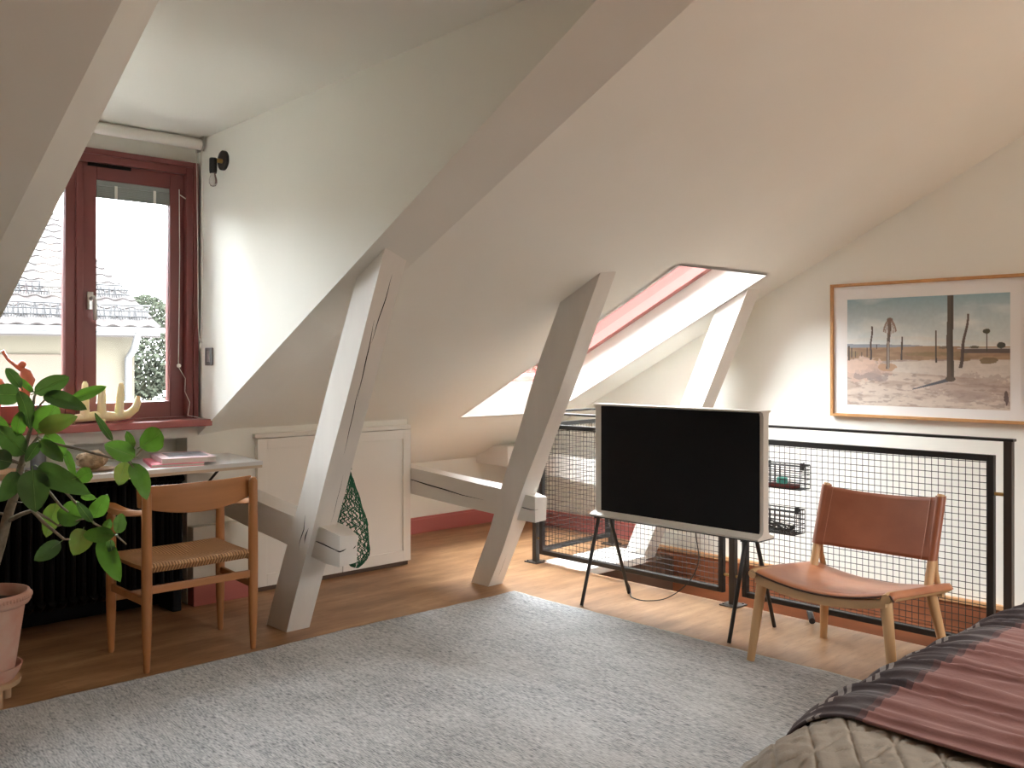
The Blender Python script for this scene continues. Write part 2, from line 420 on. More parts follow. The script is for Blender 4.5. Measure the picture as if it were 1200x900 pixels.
# rear slope with an unseen opening added to let in fill light
def zr(y): return 3.2 + .5*(y+1.5)
b = B()
def rslope(x0, x1, y0, y1):
    b.hexa([(x0, y0, zr(y0)), (x1, y0, zr(y0)), (x1, y1, zr(y1)), (x0, y1, zr(y1)),
            (x0, y0, zr(y0)+TH), (x1, y0, zr(y0)+TH), (x1, y1, zr(y1)+TH), (x0, y1, zr(y1)+TH)])
RS = ((2.7, 4.1),); RY = (-3.9, -2.3)
rslope(XL-.2, XG+.2, RY[1], -1.5); rslope(XL-.2, XG+.2, -5.7, RY[0])
rslope(XL-.2, RS[0][0], *RY); rslope(RS[0][1], XG+.2, *RY)
struct(b, 'ceiling', M['ceil'], 'rear sloping ceiling behind the viewpoint')
def gable(xa, xb, ztop_off=.1):
    pts = [(YB-.2, -2.9), (YK+.2, -2.9), (YK+.2, zs(YK+.2)+.05), (.5, 3.3), (-1.5, 3.3), (YB-.2, zr(YB-.2)+.05)]
    return B().prism(pts, 0, xa, xb)
struct(gable(XG, XG+.2), 'wall_right', M['wall'], 'white gable wall behind the stair railing')
struct(gable(XL-.2, XL), 'wall_left', M['wall'], 'white gable wall left of the viewpoint')
b = B(); b.box(XL, XG, YB-.2, YB, -.3, 1.3); struct(b, 'wall_back', M['wall'], 'low rear wall')
# dormer
zc = lambda y: 2.686-.027*y
zR = lambda y: 1.028+.548*(4.81-y)
zL = lambda y: 1.495+.5655*(3.92-y)
b = B(); b.hexa([(1.0, 1.615, zc(1.615)), (2.42, 1.615, zc(1.615)), (2.42, 5.25, zc(5.25)), (1.0, 5.25, zc(5.25)),
                 (1.0, 1.615, zc(1.615)+.2), (2.42, 1.615, zc(1.615)+.2), (2.42, 5.25, zc(5.25)+.2), (1.0, 5.25, zc(5.25)+.2)])
b.hexa([(.93, 1.615, 2.643), (2.58, 1.615, 2.643), (2.58, 1.95, 2.76), (.93, 1.95, 2.76), (.93, 1.5, 2.86), (2.58, 1.5, 2.86), (2.58, 1.95, 2.9), (.93, 1.95, 2.9)])
struct(b, 'ceiling', M['ceil'], 'nearly level dormer ceiling above the window')
def sliver(xc, xo, zf, ym):
    """cheek plus the splayed casing strip beside it, closed behind"""
    b = B(); n = 16
    ys = [ym+(5.0-ym)*i/n for i in range(n+1)]
    cheek = [(xc, y, zf(y)) for y in ys]; out = [(xo, 1.615+(5.0-1.615)*i/n, 0) for i in range(n+1)]
    out = [(x, y, zs(y)) for x, y, _ in out]
    V = [b.bm.verts.new(p) for p in cheek]; W = [b.bm.verts.new(p) for p in out]
    sgn = 1 if xo > xc else -1
    C = [b.bm.verts.new((xc, y, zc(y)+.02)) for y in ys]
    D = [b.bm.verts.new((xc+sgn*.08, y, zc(y)+.02)) for y in ys]
    for i in range(n):
        b.bm.faces.new((V[i], V[i+1], W[i+1], W[i])); b.bm.faces.new((V[i], C[i], C[i+1], V[i+1]))
        b.bm.faces.new((C[i], D[i], D[i+1], C[i+1]))
    return b
struct(sliver(2.35, 2.58, zR, 1.877), 'wall_dormer_right', M['wall'], 'right cheek of the dormer beside the window with splayed ceiling edge')
struct(sliver(1.06, .93, zL, 1.905), 'wall_dormer_left', M['wall'], 'left cheek of the dormer and its splayed edge')
# window wall y = 5 (with radiator niche) and knee wall
WX0, WX1, WZ0, WZ1 = 1.10, 2.336, 1.0, 2.42
NX0, NX1, NZ1 = 1.05, 2.29, .915
b = B()
b.box(XL, NX0, Y1, 5.25, -.3, 1.05); b.box(NX1, 3.795, Y1, 5.25, -.3, .99); b.box(NX0, NX1, 5.14, 5.25, -.3, NZ1)
b.box(NX0, NX1, Y1, 5.25, NZ1, WZ0)
b.box(.9, WX0, Y1, 5.25, 1.0, 2.75); b.box(WX1, 2.5, Y1, 5.25, .99, 2.75); b.box(WX0, WX1, Y1, 5.25, WZ1, 2.75)
struct(b, 'wall_window', M['wall'], 'low white wall under the dormer window with radiator niche')
b = B(); b.box(3.81, XG, YK, YK+.2, -.3, .7); struct(b, 'wall_knee', M['wall'], 'low knee wall in the recess beyond the white cupboard doors')
b = B(); b.box(3.66, 3.795, 5.25, YK, 0, .9); struct(b, 'wall_recess', M['wall'], 'short side wall of the recess')
b = B(); b.box(2.292, 2.62, 4.93, Y1, .12, .43, bevel=.004); struct(b, 'trim_1', M['wall'], 'low white boxed ledge beside the radiator')
b = B(); b.box(2.292, 2.62, 4.922, Y1, 0, .12, bevel=.004); struct(b, 'baseboard_window', M['redtrim'], 'red baseboard beside the radiator')
b = B(); b.box(3.81, XG-.02, YK-.018, YK, 0, .125, bevel=.003); b.box(3.81, XG-.02, YK-.024, YK, .095, .11, bevel=.002)
struct(b, 'baseboard_knee', M['redtrim'], 'red baseboard along the knee wall')
b = B(); b.box(XG-.018, XG, 4.45, YK-.02, 0, .125, bevel=.003); b.box(XG-.024, XG, 4.45, YK-.02, .095, .11, bevel=.002)
struct(b, 'baseboard_right', M['redtrim'], 'red baseboard on the gable wall beyond the stair opening')
# floor with stair opening
FX = 4.47; OY0 = 1.15; OY1 = 4.05; OY2 = 4.43
b = B(); b.box(XL, FX, YB, 5.25, -.25, 0); b.box(3.81, FX, 5.25, YK, -.25, 0); b.box(FX, XG, OY2, YK, -.25, 0); b.box(FX, XG, YB, OY0, -.25, 0)
struct(b, 'floor', M['floor'], 'orange brown wooden floor')
# stairwell
b = B(); b.box(FX-.1, XG, OY0-2.6, OY2+1.2, -2.9, -2.75); struct(b, 'floor', M['woodbrown'], 'floor at the foot of the stairs')
b = B(); b.box(FX-.08, FX-.002, OY0-2.6, OY2+1.2, -2.75, -.25); b.box(FX-.0, XG, OY2+1.1, OY2+1.2, -2.75, -.25); b.box(FX, XG, OY0-2.6, OY0-2.5, -2.75, -.25)
struct(b, 'wall_stair', M['wall'], 'white walls of the stairwell below the floor')
b = B(); b.box(XG-.03, XG, OY0, 4.40, -.022, .006, bevel=.004); struct(b, 'trim_2', M['woodledge'], 'pale wooden ledge along the stair lining')
b = B(); b.box(FX, XG-.03, OY1+.05, OY2+.9, -1.2, -.055); b.box(5.21, XG-.03, 4.38, OY2+.9, -.06, -.002); struct(b, 'trim_4', M['darkwood'], 'dark stand-in for the shade at the end of the stair opening')  # shade of the void below the floor beam, put in as dark colour
lin = root('stair_lining', (XG-.02, (OY0+OY1)/2, -.5)); tag(lin, None, None, None, 'structure'); lin.name = 'trim_3'; OFF['trim_3'] = OFF.get('stair_lining', lin.location.copy())
pl = None
for i in range(5):
    z1 = -.024-i*.16
    o = B().box(XG-.022-.002*(i % 2), XG-.001, OY0, 4.40, z1-.156, z1, bevel=.003).build('plank', M['woodbrown'], lin)
# stair treads
st = root('staircase', (4.98, 1.2, -2.75), 'brown wooden stairs going down behind the railing', 'stairs')
for i in range(12):
    y = OY1-.45-i*.0; 
    yy = 3.75-.27*i; zz = -.42-.2*i
    if zz < -2.75: break
    B().box(FX+.01, XG-.03, yy-.28, yy, zz-.035, zz, bevel=.006).build('tread', M['woodbrown'], st)
# skylight (window_2)
w2 = root('window_2', (4.73, 4.1, 1.5)); tag(w2, None, None, None, 'structure')
def reveal_quad(b, p, q, t=.0, up=.34):
    pass
nrm = Vector((0, .5, 1)).normalized()
def sp_(x, y, h): return Vector((x, y, zs(y)))+nrm*h
b = B(); DP = .34
def lining(a, c, th):
    # a, c opening corners (x, y); th outward thickness vector in xy
    A, C = a, c
    P = [sp_(A[0], A[1], .0), sp_(C[0], C[1], .0), sp_(C[0]+th[0], C[1]+th[1], .0), sp_(A[0]+th[0], A[1]+th[1], .0)]
    Q = [p+nrm*DP for p in P]
    b.hexa(P+Q)
e = .001
g_ = .003
lining((SX0+g_, SY0), (SX0+g_, SY1), (-.03, 0)); lining((SX1-g_, SY0), (SX1-g_, SY1), (.03, 0))
lining((SX0, SY0+g_), (SX1, SY0+g_), (0, -.03)); lining((SX0, SY1-g_), (SX1, SY1-g_), (0, .03))
b.build('reveal', M['trimwhite'], w2)
b = B()
def bar(x0, x1, y0, y1, h0, h1):
    P = [sp_(x0, y0, h0), sp_(x1, y0, h0), sp_(x1, y1, h0), sp_(x0, y1, h0), sp_(x0, y0, h1), sp_(x1, y0, h1), sp_(x1, y1, h1), sp_(x0, y1, h1)]
    b.hexa(P, bevel=.004)
fy0, fy1 = SY0+.02, SY1-.02
bar(SX0+.004, SX0+.04, SY0, SY1, .26, .34); bar(SX1-.06, SX1-.004, SY0, SY1, .235, .36)
bar(SX0, SX1, SY0+.004, SY0+.04, .26, .34); bar(SX0, SX1, SY1-.04, SY1-.004, .26, .34)
b.build('frame', M['redsky'], w2)
b = B(); bar(SX0+.05, SX1-.05, SY0+.05, SY1-.05, .30, .306); b.build('pane', M['glass'], w2)
# rear skylight, out of view, added as a source of fill light
for k, (xa, xb) in enumerate(RS):
    w = root('window_%d' % (k+3), ((xa+xb)/2, -3.2, 2.4)); tag(w, None, None, None, 'structure')
    n2 = Vector((0, -.5, 1)).normalized()
    f2 = lambda x, y, h: Vector((x, y, zr(y)))+n2*h
    b = B()
    for (x0, x1, y0, y1) in ((xa, xa+.06, RY[0], RY[1]), (xb-.06, xb, RY[0], RY[1]), (xa, xb, RY[0], RY[0]+.06), (xa, xb, RY[1]-.06, RY[1])):
        b.hexa([f2(x0, y0, .08), f2(x1, y0, .08), f2(x1, y1, .08), f2(x0, y1, .08), f2(x0, y0, .24), f2(x1, y0, .24), f2(x1, y1, .24), f2(x0, y1, .24)])
    b.build('frame', M['redsky'], w)
    b = B(); x0, x1, y0, y1 = xa+.05, xb-.05, RY[0]+.05, RY[1]-.05
    b.hexa([f2(x0, y0, .2), f2(x1, y0, .2), f2(x1, y1, .2), f2(x0, y1, .2), f2(x0, y0, .206), f2(x1, y0, .206), f2(x1, y1, .206), f2(x0, y1, .206)])
    b.build('pane', M['glass'], w)

# ------------------------------------------------------------------ dormer window (window_1)
w1 = root('window_1', (1.72, 5.0, 1.0)); tag(w1, None, None, None, 'structure')
b = B()
def frame_rect(b, x0, x1, z0, z1, w, ya, yb, bevel=.004, wt=None, wb_=None):
    wt = wt or w; wb_ = wb_ or w
    b.box(x0, x0+w, ya, yb, z0, z1, bevel=bevel); b.box(x1-w, x1, ya, yb, z0, z1, bevel=bevel)
    b.box(x0+w, x1-w, ya, yb, z1-wt, z1, bevel=bevel); b.box(x0+w, x1-w, ya, yb, z0, z0+wb_, bevel=bevel)
frame_rect(b, WX0, WX1+.002, WZ0+.005, WZ1, .068, 4.965, 5.09, wb_=.03)
frame_rect(b, WX0+.0, WX1, WZ0+.005, WZ1, .03, 4.955, 4.97, wb_=.01)
frame_rect(b, WX0+.06, WX1-.06, WZ0+.03, WZ1-.06, .018, 5.0, 5.07, wb_=.01)
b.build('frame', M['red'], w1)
XM = 1.745
def sash(xa, xb, handed):
    b = B(); z0, z1 = WZ0+.035, WZ1-.075
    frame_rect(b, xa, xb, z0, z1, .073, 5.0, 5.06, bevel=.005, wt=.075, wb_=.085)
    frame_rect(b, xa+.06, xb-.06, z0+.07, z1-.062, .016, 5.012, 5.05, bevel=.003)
    s = b.build('sash', M['red'], w1)
    B().box(xa+.07, xb-.07, 5.03, 5.036, z0+.08, z1-.07).build('pane', M['glass'], s)
    return s, z0, z1
sr, z0, z1 = sash(XM-.012, WX1-.07, 1)
sl, _, _ = sash(WX0+.07, XM-.02, 0)
b = B(); b.box(XM-.045, XM-.008, 4.985, 5.0, z0, z1, bevel=.006); b.build('astragal', M['red'], sl)
b = B(); b.box(XM+.012, XM+.042, 4.99, 5.0, 1.60, 1.69, bevel=.003)
b.tube([(XM+.03, 4.99, 1.655), (XM+.03, 4.955, 1.66), (XM+.034, 4.95, 1.645), (XM+.036, 4.95, 1.545)], .011, 8)
h = b.build('window_handle', M['chrome'], sr, True); h['label'] = 'pale metal window handle'
b = B(); b.box(1.76, 1.98, 4.992, 5.0, 2.335, 2.352); b.build('vent_slot', M['blackiron'], w1)
# raised slatted blind in the right sash
vb = root('venetian_blind', (2.0, 5.02, 2.25), 'small grey slatted blind drawn up inside the right-hand window sash', 'blind')
bx0, bx1 = XM+.062, WX1-.145
B().box(bx0, bx1, 5.002, 5.028, 2.243, 2.268, bevel=.002).build('head_rail', M['slatgrey'], vb)
for i in range(7):
    B().box(bx0, bx1, 5.000, 5.026, 2.240-.0088*i-.0078, 2.240-.0088*i, bevel=.0008, seg=1).build('slat', M['slatgrey'], vb)
for x in (bx0+.09, bx1-.09): B().box(x, x+.014, 4.996, 4.999, 2.178, 2.246).build('ladder_tape', M['cord'], vb)
b = B(); b.tube([(bx1+.05, 4.992, 2.27), (bx1+.052, 4.99, 1.9), (bx1+.045, 4.99, 1.32)], .0022, 6); b.ball((bx1+.045, 4.985, 1.31), .012, 10)
b.tube([(bx1+.05, 4.985, 2.24), (bx1+.08, 4.975, 2.22), (bx1+.1, 4.975, 2.19)], .003, 6)
b.tube([(bx1+.045, 4.985, 1.30), (bx1+.075, 4.97, 1.24), (bx1+.07, 4.965, 1.17), (bx1+.095, 4.96, 1.11), (bx1+.08, 4.95, 1.04), (bx1+.13, 4.93, 1.028), (bx1+.2, 4.92, 1.028)], .0022, 6)
b.build('pull_cord', M['cord'], vb, True)
b = B(); b.box(.99, 2.36, 4.84, 5.0, .985, 1.022, bevel=.006); b.box(1.08, WX1+.01, 4.99, 5.08, 1.0, 1.022)
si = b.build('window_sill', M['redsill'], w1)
# roller blind
rb = root('roller_blind', (1.72, 4.92, 2.5), 'white roller blind rolled up above the red window', 'blind')
b = B(); b.tube([(1.08, 4.915, 2.515), (2.325, 4.915, 2.515)], .03, 20); b.build('roll', M['trimwhite'], rb, True)
B().box(1.08, 2.325, 4.93, 4.965, 2.535, 2.555, bevel=.002).build('mounting_rail', M['trimwhite'], rb)
B().box(2.325, 2.331, 4.88, 4.97, 2.475, 2.56, bevel=.002).build('bracket', M['chrome'], rb)
b = B(); b.tube([(2.318, 4.888, 2.53), (2.325, 4.886, 2.0), (2.319, 4.886, 1.52), (2.314, 4.886, 1.44)], .0022, 6)
b.tube([(2.318, 4.945, 2.53), (2.322, 4.94, 2.0), (2.317, 4.92, 1.52), (2.312, 4.90, 1.44)], .0022, 6)
b.tube([(2.312, 4.888, 1.455), (2.322, 4.888, 1.44), (2.312, 4.888, 1.43), (2.31, 4.888, 1.40)], .004, 6)
b.build('chain', M['cord'], rb, True)

# sconce and switch on the cheek
sc = root('wall_sconce', (2.35, 4.68, 2.39), 'black wall lamp with a bare clear bulb beside the window', 'wall lamp')
b = B(); b.tube([(2.349, 4.68, 2.395), (2.334, 4.68, 2.395)], .052, 28); b.build('wall_plate', M['black'], sc, True)
b = B(); b.tube([(2.334, 4.68, 2.39), (2.295, 4.68, 2.39)], .012, 12); b.build('arm', M['brass'], sc, True)
b = B(); b.lathe((2.285, 4.68, 2.34), [(.001, -.02), (.018, -.02), (.02, -.005), (.02, .055), (.017, .06), (.001, .06)], 20); s_ = b.build('socket', M['black'], sc, True)
b = B(); b.lathe((2.285, 4.68, 2.29), [(.001, -.04), (.014, -.036), (.0215, -.02), (.0215, -.005), (.014, .02), (.012, .03), (.001, .03)], 20); b.build('bulb', M['glassbulb'], sc, True)
sw = root('light_switch', (2.349, 4.85, 1.36), 'grey metal light switch on the white wall right of the window', 'light switch')
B().box(2.338, 2.3495, 4.808, 4.888, 1.312, 1.408, bevel=.004).build('plate', M['switch'], sw)
o = B().box(2.332, 2.338, 4.826, 4.856, 1.33, 1.39, bevel=.002).build('rocker', M['chrome'], sw)

# ------------------------------------------------------------------ timber
def carve(o, cutters):
    """cut real cracks; cutters are lists of (points of a jagged line, inward depth vector, half-width vector)"""
    for pts, dep, wid in cutters:
        b = B(); D = Vector(dep); n = len(pts); ring = []; W = Vector(wid)
        for i, p in enumerate(pts):
            p = Vector(p); k = max(.12, math.sin(PI*i/(n-1)))
            ring.append([p-D*.4-W*k*.8, p-D*.4+W*k*.8, p+D+W*k*.3, p+D-W*k*.3])
        b.rings(ring)
        c = b.build('cutter', M['crackdark'])
        md = o.modifiers.new('cracks', 'BOOLEAN'); md.object = c; md.operation = 'DIFFERENCE'; md.solver = 'EXACT'; md.material_mode = 'TRANSFER'
        bpy.context.view_layer.update()
        me = bpy.data.meshes.new_from_object(o.evaluated_get(bpy.context.evaluated_depsgraph_get()))
        o.modifiers.clear()
        if len(me.vertices) > len(o.data.vertices)*.9:
            old = o.data; o.data = me; bpy.data.meshes.remove(old)
        else: print('crack skipped', o.name, len(me.vertices))
        cm = c.data; bpy.data.objects.remove(c); bpy.data.meshes.remove(cm)
def post(x0, x1, yf0, yb0, kf, kb, ztop, seed, label, wob=.006, up=.004, zb0=0):
    b = B(); n = 14; R = []
    for i in range(n+1):
        z = zb0+(ztop-zb0)*i/n
        j = lambda s: wob*noise.noise(Vector((seed*3.1+s*7, z*1.8, s)))
        if i == n:
            zf = (3.45-.5*yf0)/(1+.5*kf)+up; zb = (3.45-.5*yb0)/(1+.5*kb)+up
        else: zf = zb = z*.84
        R.append([(x0+j(1), yf0+kf*zf+j(2), zf), (x1+j(3), yf0+kf*zf+j(4), zf), (x1+j(5), yb0+kb*zb+j(6), zb), (x0+j(7), yb0+kb*zb+j(8), zb)])
    b.rings(R)
    es = [e for e in b.bm.edges if len(e.link_faces) == 2 and e.calc_face_angle(0) > .9]
    bmesh.ops.bevel(b.bm, geom=es, offset=.006, segments=2, profile=.6, affect='EDGES')
    o = b.build('timber_post', M['beam'], None, True, off=((x0+x1)/2, (yf0+yb0)/2, 0), ang=35)
    return tag(o, label, 'post', 'slanting painted timber posts')
def crackline(fn, z0, z1, n, amp, seed):
    pts = []
    for i in range(n):
        t = i/(n-1); z = z0+(z1-z0)*t
        pts.append(fn(z, amp*noise.noise(Vector((seed, z*9, 0)))))
    return pts
P1 = post(2.41, 2.54, 4.152, 4.345, -.451, -.466, 1.93, 1, 'slanting painted timber post beside the desk chair, long black cracks in it', up=.05)
# cracks in the +x/-y faces: the right-hand (y-facing) side of post 1
def pf1(z, a, fx=.5): return (2.41+.13*fx+a, 4.152-.451*z, z)
carve(P1, [(crackline(lambda z, a: pf1(z, a, .50-.10*(z-.9)/.35), .90, 1.25, 12, .006, 3), (0, .03, 0), (.0030, 0, 0)),
           (crackline(lambda z, a: pf1(z, a, .46-.12*(z-1.16)/.35), 1.16, 1.52, 12, .006, 9), (0, .03, 0), (.0042, 0, 0)),
           (crackline(lambda z, a: pf1(z, a, .45+.13*(z-1.42)/.3), 1.42, 1.72, 9, .005, 5), (0, .03, 0), (.0040, 0, 0)),
           (crackline(lambda z, a: pf1(z, a, .72), .55, .80, 7, .008, 7), (0, .02, 0), (.0012, 0, 0)),
           (crackline(lambda z, a: (2.41, 4.24-.46*z+a*1.5, z), .42, .6, 6, .03, 2), (.02, 0, 0), (0, .006, 0)),
           (crackline(lambda z, a: (2.41, 4.19-.455*z+a, z), .46, .54, 5, .03, 4), (.03, 0, 0), (0, .008, 0))])
P2 = post(3.765, 3.88, 4.16, 4.32, -.483, -.44, 1.92, 2, 'slanting painted timber post standing between the white cupboard and the television', wob=.02)
carve(P2, [(crackline(lambda z, a: (3.82+a, 4.16-.483*z, z), .02, .2, 5, .01, 3), (0, .01, 0), (.0012, 0, 0))])
P3 = post(5.21, 5.345, 4.14, 4.31, -.46, -.45, 1.9, 3, 'brightly lit slanting white post behind the television near the gable wall', zb0=-.3)
def tie(x0, x1, y0, y1, z0, z1, k, label, seed, cracks=()):
    b = B(); n = 12; R = []
    for i in range(n+1):
        y = y0+(y1-y0)*i/n; dz = k*(y-y0)
        j = lambda s: .007*noise.noise(Vector((seed*2.3+s*5, y*2, s)))
        s_ = .008 if i == 0 else 0
        R.append([(x0+j(1)+s_, y, z0+dz+j(2)+s_), (x1+j(3)-s_*2.5, y, z0+dz+j(4)+s_*2), (x1+j(5)-s_*2, y, z1+dz+j(6)-s_*2), (x0+j(7)+s_, y, z1+dz+j(8)-s_)])
    b.rings(R)
    es = [e for e in b.bm.edges if len(e.link_faces) == 2 and e.calc_face_angle(0) > .9]
    bmesh.ops.bevel(b.bm, geom=es, offset=.009, segments=2, profile=.6, affect='EDGES')
    o = b.build('tie_beam', M['tie'], None, True, off=((x0+x1)/2, (y0+y1)/2, z0), ang=35)
    tag(o, label, 'beam', 'short painted tie beams')
    if cracks: carve(o, cracks)
    return o
tie(2.44, 2.565, 3.74, 4.995, .373, .530, .105, 'stubby tie beam through the post beside the desk chair, net bag hanging behind', 1,
    [([(2.442, 3.725, .455), (2.442, 3.78, .458), (2.442, 3.86, .470), (2.442, 3.96, .478), (2.442, 4.1, .49)], (.03, 0, 0), (0, 0, .005)),
     ([(2.435, 3.74, .455), (2.45, 3.74, .452), (2.47, 3.74, .456), (2.485, 3.74, .462)], (0, .03, 0), (0, 0, .005)),
     ([(2.522, 3.74, .457), (2.532, 3.74, .462), (2.540, 3.74, .469)], (0, .02, 0), (0, 0, .005))])
tie(3.80, 3.918, 3.82, 5.80, .407, .570, .053, 'cracked tie beam running behind the second post towards the knee wall', 2,
    [([(3.802, 3.80, .488), (3.802, 3.86, .486), (3.802, 3.92, .492), (3.802, 4.02, .50)], (.03, 0, 0), (0, 0, .005)),
     ([(3.802, 4.25, .50), (3.802, 4.45, .508), (3.802, 4.6, .524), (3.802, 4.8, .54), (3.802, 4.95, .555), (3.802, 5.2, .57)], (.03, 0, 0), (0, 0, .006))])
tie(5.25, 5.37, 3.82, 5.80, .38, .54, .05, 'tie beam seen through the wire mesh along the gable wall', 3)
b = B(); b.box(5.10, XG-.005, 5.42, 5.80, .50, .66, bevel=.012)
tag(b.build('wall_plate_beam', M['tie'], None, False, off=(5.3, 5.6, .5)), 'short square beam end under the slope in the far corner', 'beam')
b = B(); b.box(FX+.002, 5.13, OY1+.02, 4.21, -.05, .0, bevel=.006); b.box(FX+.002, 5.205, 4.216, OY2-.003, -.05, .006, bevel=.006)
tag(b.build('floor_beam', M['trimwhite'], None, False, off=(4.98, 4.2, -.2)), 'white painted beam at floor level closing the far end of the stair opening', 'beam')

# storage doors
sd = root('eaves_cupboard', (3.25, 5.0, 0), 'white eaves cupboard with two framed doors behind the timber post', 'cupboard')
def cdoor(x0, x1):
    b = B(); b.box(x0, x1, 4.972, 4.995, .03, .885, bevel=.003)
    d = b.build('door', M['trimwhite'], sd)
    b = B(); w = .06; ya, yb = 4.962, 4.974
    b.box(x0, x0+w, ya, yb, .03, .885, bevel=.002); b.box(x1-w, x1, ya, yb, .03, .885, bevel=.002)
    b.box(x0+w, x1-w, ya, yb, .825, .885, bevel=.002); b.box(x0+w, x1-w, ya, yb, .03, .10, bevel=.002)
    b.build('frame', M['trimwhite'], d)
cdoor(2.695, 3.268); cdoor(3.274, 3.797)
B().box(2.68, 3.799, 4.965, 4.998, .89, .915, bevel=.003).build('top_trim', M['trimwhite'], sd)
B().box(2.70, 3.79, 4.985, 4.998, 0, .03).build('plinth', M['darkwood'], sd)

# ------------------------------------------------------------------ radiator, desk and what stands on it
ra = root('radiator', (1.7, 4.98, 0), 'black column radiator in the niche under the desk', 'radiator')
b = B()
for y in (4.90, 4.96, 5.02, 5.08):
    b.tube([(1.105, y, .15), (1.105, y, .72)], .0135, 8)
b.tube([(1.105, 4.885, .70), (1.105, 4.91, .735), (1.105, 4.99, .745), (1.105, 5.07, .735), (1.105, 5.09, .70)], .021, 8)
b.tube([(1.105, 4.885, .16), (1.105, 4.91, .135), (1.105, 5.07, .135), (1.105, 5.09, .16)], .021, 8)
s0 = b.build('radiator_section', M['blackiron'], ra, True)
for i in range(1, 23):
    c = s0.copy(); COL.objects.link(c); c.location.x += i*.05
for x in (1.11, 2.16): B().box(x, x+.05, 4.89, 5.08, 0, .13, bevel=.01).build('foot', M['blackiron'], ra)
b = B(); b.box(NX0+.002, NX1-.002, 5.12, 5.138, 0, .80); 
tag(b.build('radiator_backing', M['blackiron'], None), 'black panel behind the radiator', 'panel')

dk = root('desk', (1.75, 4.7, 0), 'narrow pale grey desk top with plywood edge under the window', 'desk')
DZ = .82
TP = [(1.08, 4.44), (2.44, 4.44), (2.51, 4.96), (1.08, 4.96)]
B().prism([(p[0], p[1]) for p in TP], 2, DZ-.020, DZ).build('desk_top', M['desk'], dk)
def ins(p, d): return [(p[0][0]+d, p[0][1]+d), (p[1][0]-d, p[1][1]+d), (p[2][0]-d, p[2][1]-d), (p[3][0]+d, p[3][1]-d)]
o = B().prism(ins(TP, .002), 2, DZ-.034, DZ-.0205).build('underside', M['deskedge'], dk)
for (xa, xb) in ((2.30, 2.24), (1.2, 1.26)):
    B().tube([(xa, 4.62, DZ-.034), (xb, 4.97, .50)], .007, 8).build('bracket', M['black'], dk, True)
# books
def book(cx, cy, z, w, d, h, rot, cover, page, name, label, cov2=None):
    r = root(name, (cx, cy, z), label, 'book', 'books on the desk')
    Mx = Matrix.Translation((cx, cy, z)) @ Matrix.Rotation(rot, 4, 'Z')
    B().box(-w/2+.003, w/2-.003, -d/2+.003, d/2-.003, .002, h-.002, M=Mx).build('pages', page, r)
    b = B(); b.box(-w/2, w/2, -d/2, d/2, 0, .002, M=Mx); b.box(-w/2, w/2, -d/2, d/2, h-.002, h, M=Mx); b.box(-w/2, -w/2+.003, -d/2, d/2, 0, h, M=Mx)
    c = b.build('cover', cover, r)
    if cov2:
        B().box(-w*.32, w*.42, -d*.28, d*.36, h+.0002, h+.001, M=Mx).build('cover_picture', cov2, c)
    return r
book(2.06, 4.66, DZ, .25, .34, .014, math.radians(-16), M['pink'], M['pagewhite'], 'book', 'pink book at the bottom of the pile on the desk')
book(2.115, 4.67, DZ+.0145, .26, .35, .024, math.radians(-14), M['pinkpale'], M['pagewhite'], 'book', 'pale pink book with a grey picture on top of the pile', M['greypic'])
pt = B().lathe((1.655, 4.60, DZ), [(.001, 0), (.06, 0), (.085, .008), (.088, .012), (.06, .007), (.001, .006)], 32).build('wooden_plate', M['tanwood'], None, True, off=(1.655, 4.60, DZ))
tag(pt, 'small round wooden plate under the knobbly coral', 'plate')
b = B(); b.ball((0, 0, 0), .06, 28, (1.15, .9, .72))
for v in b.bm.verts:
    v.co *= 1+.16*noise.noise(v.co*38)+.14*noise.noise(v.co*110); v.co += Vector((1.640, 4.60, DZ+.052))
tag(b.build('coral_lump', M['coral'], None, True, off=(1.64, 4.6, DZ+.008)), 'knobbly tan coral lump lying on the wooden plate', 'ornament')
b = B().lathe((1.44, 4.72, DZ), [(.001, 0), (.03, 0), (.034, .02), (.034, .09), (.016, .12), (.014, .14), (.001, .14)], 24)
tag(b.build('bottle', M['greyglass'], None, True, off=(1.44, 4.72, DZ)), 'small dark grey bottle on the desk behind the leaves', 'bottle')
b = B().lathe((1.22, 4.60, DZ), [(.001, 0), (.10, 0), (.12, .03), (.118, .034), (.098, .006), (.001, .005)], 36)
tag(b.build('wooden_tray', M['tanwood'], None, True, off=(1.22, 4.6, DZ)), 'round tan wooden tray at the left end of the desk', 'tray')
# candle holder
ch = root('candle_holder', (1.8, 4.91, 1.022), 'pale yellow branching candle holder on the red window sill', 'candle holder')
b = B(); yy = 4.905
b.tube([(1.60, yy, 1.045), (1.68, yy, 1.052), (1.76, yy, 1.060), (1.86, yy, 1.052), (1.93, yy, 1.062), (1.965, yy, 1.09), (1.978, yy, 1.12), (1.983, yy, 1.155)], [.013, .021, .024, .024, .023, .021, .019, .012], 12)
for x, zt, dx in ((1.715, 1.235, 0), (1.795, 1.21, .004), (1.882, 1.225, .012)):
    b.tube([(x, yy, 1.055), (x+dx*.3, yy, 1.10), (x+dx*.7, yy, 1.16), (x+dx, yy, zt-.012), (x+dx, yy, zt)], [.026, .021, .019, .015, .007], 12)
b.tube([(1.80, yy, 1.05), (1.795, yy-.02, 1.027)], .014, 10); b.tube([(1.66, yy, 1.045), (1.66, yy+.02, 1.027)], .014, 10)
b.build('body', M['wax'], ch, True)
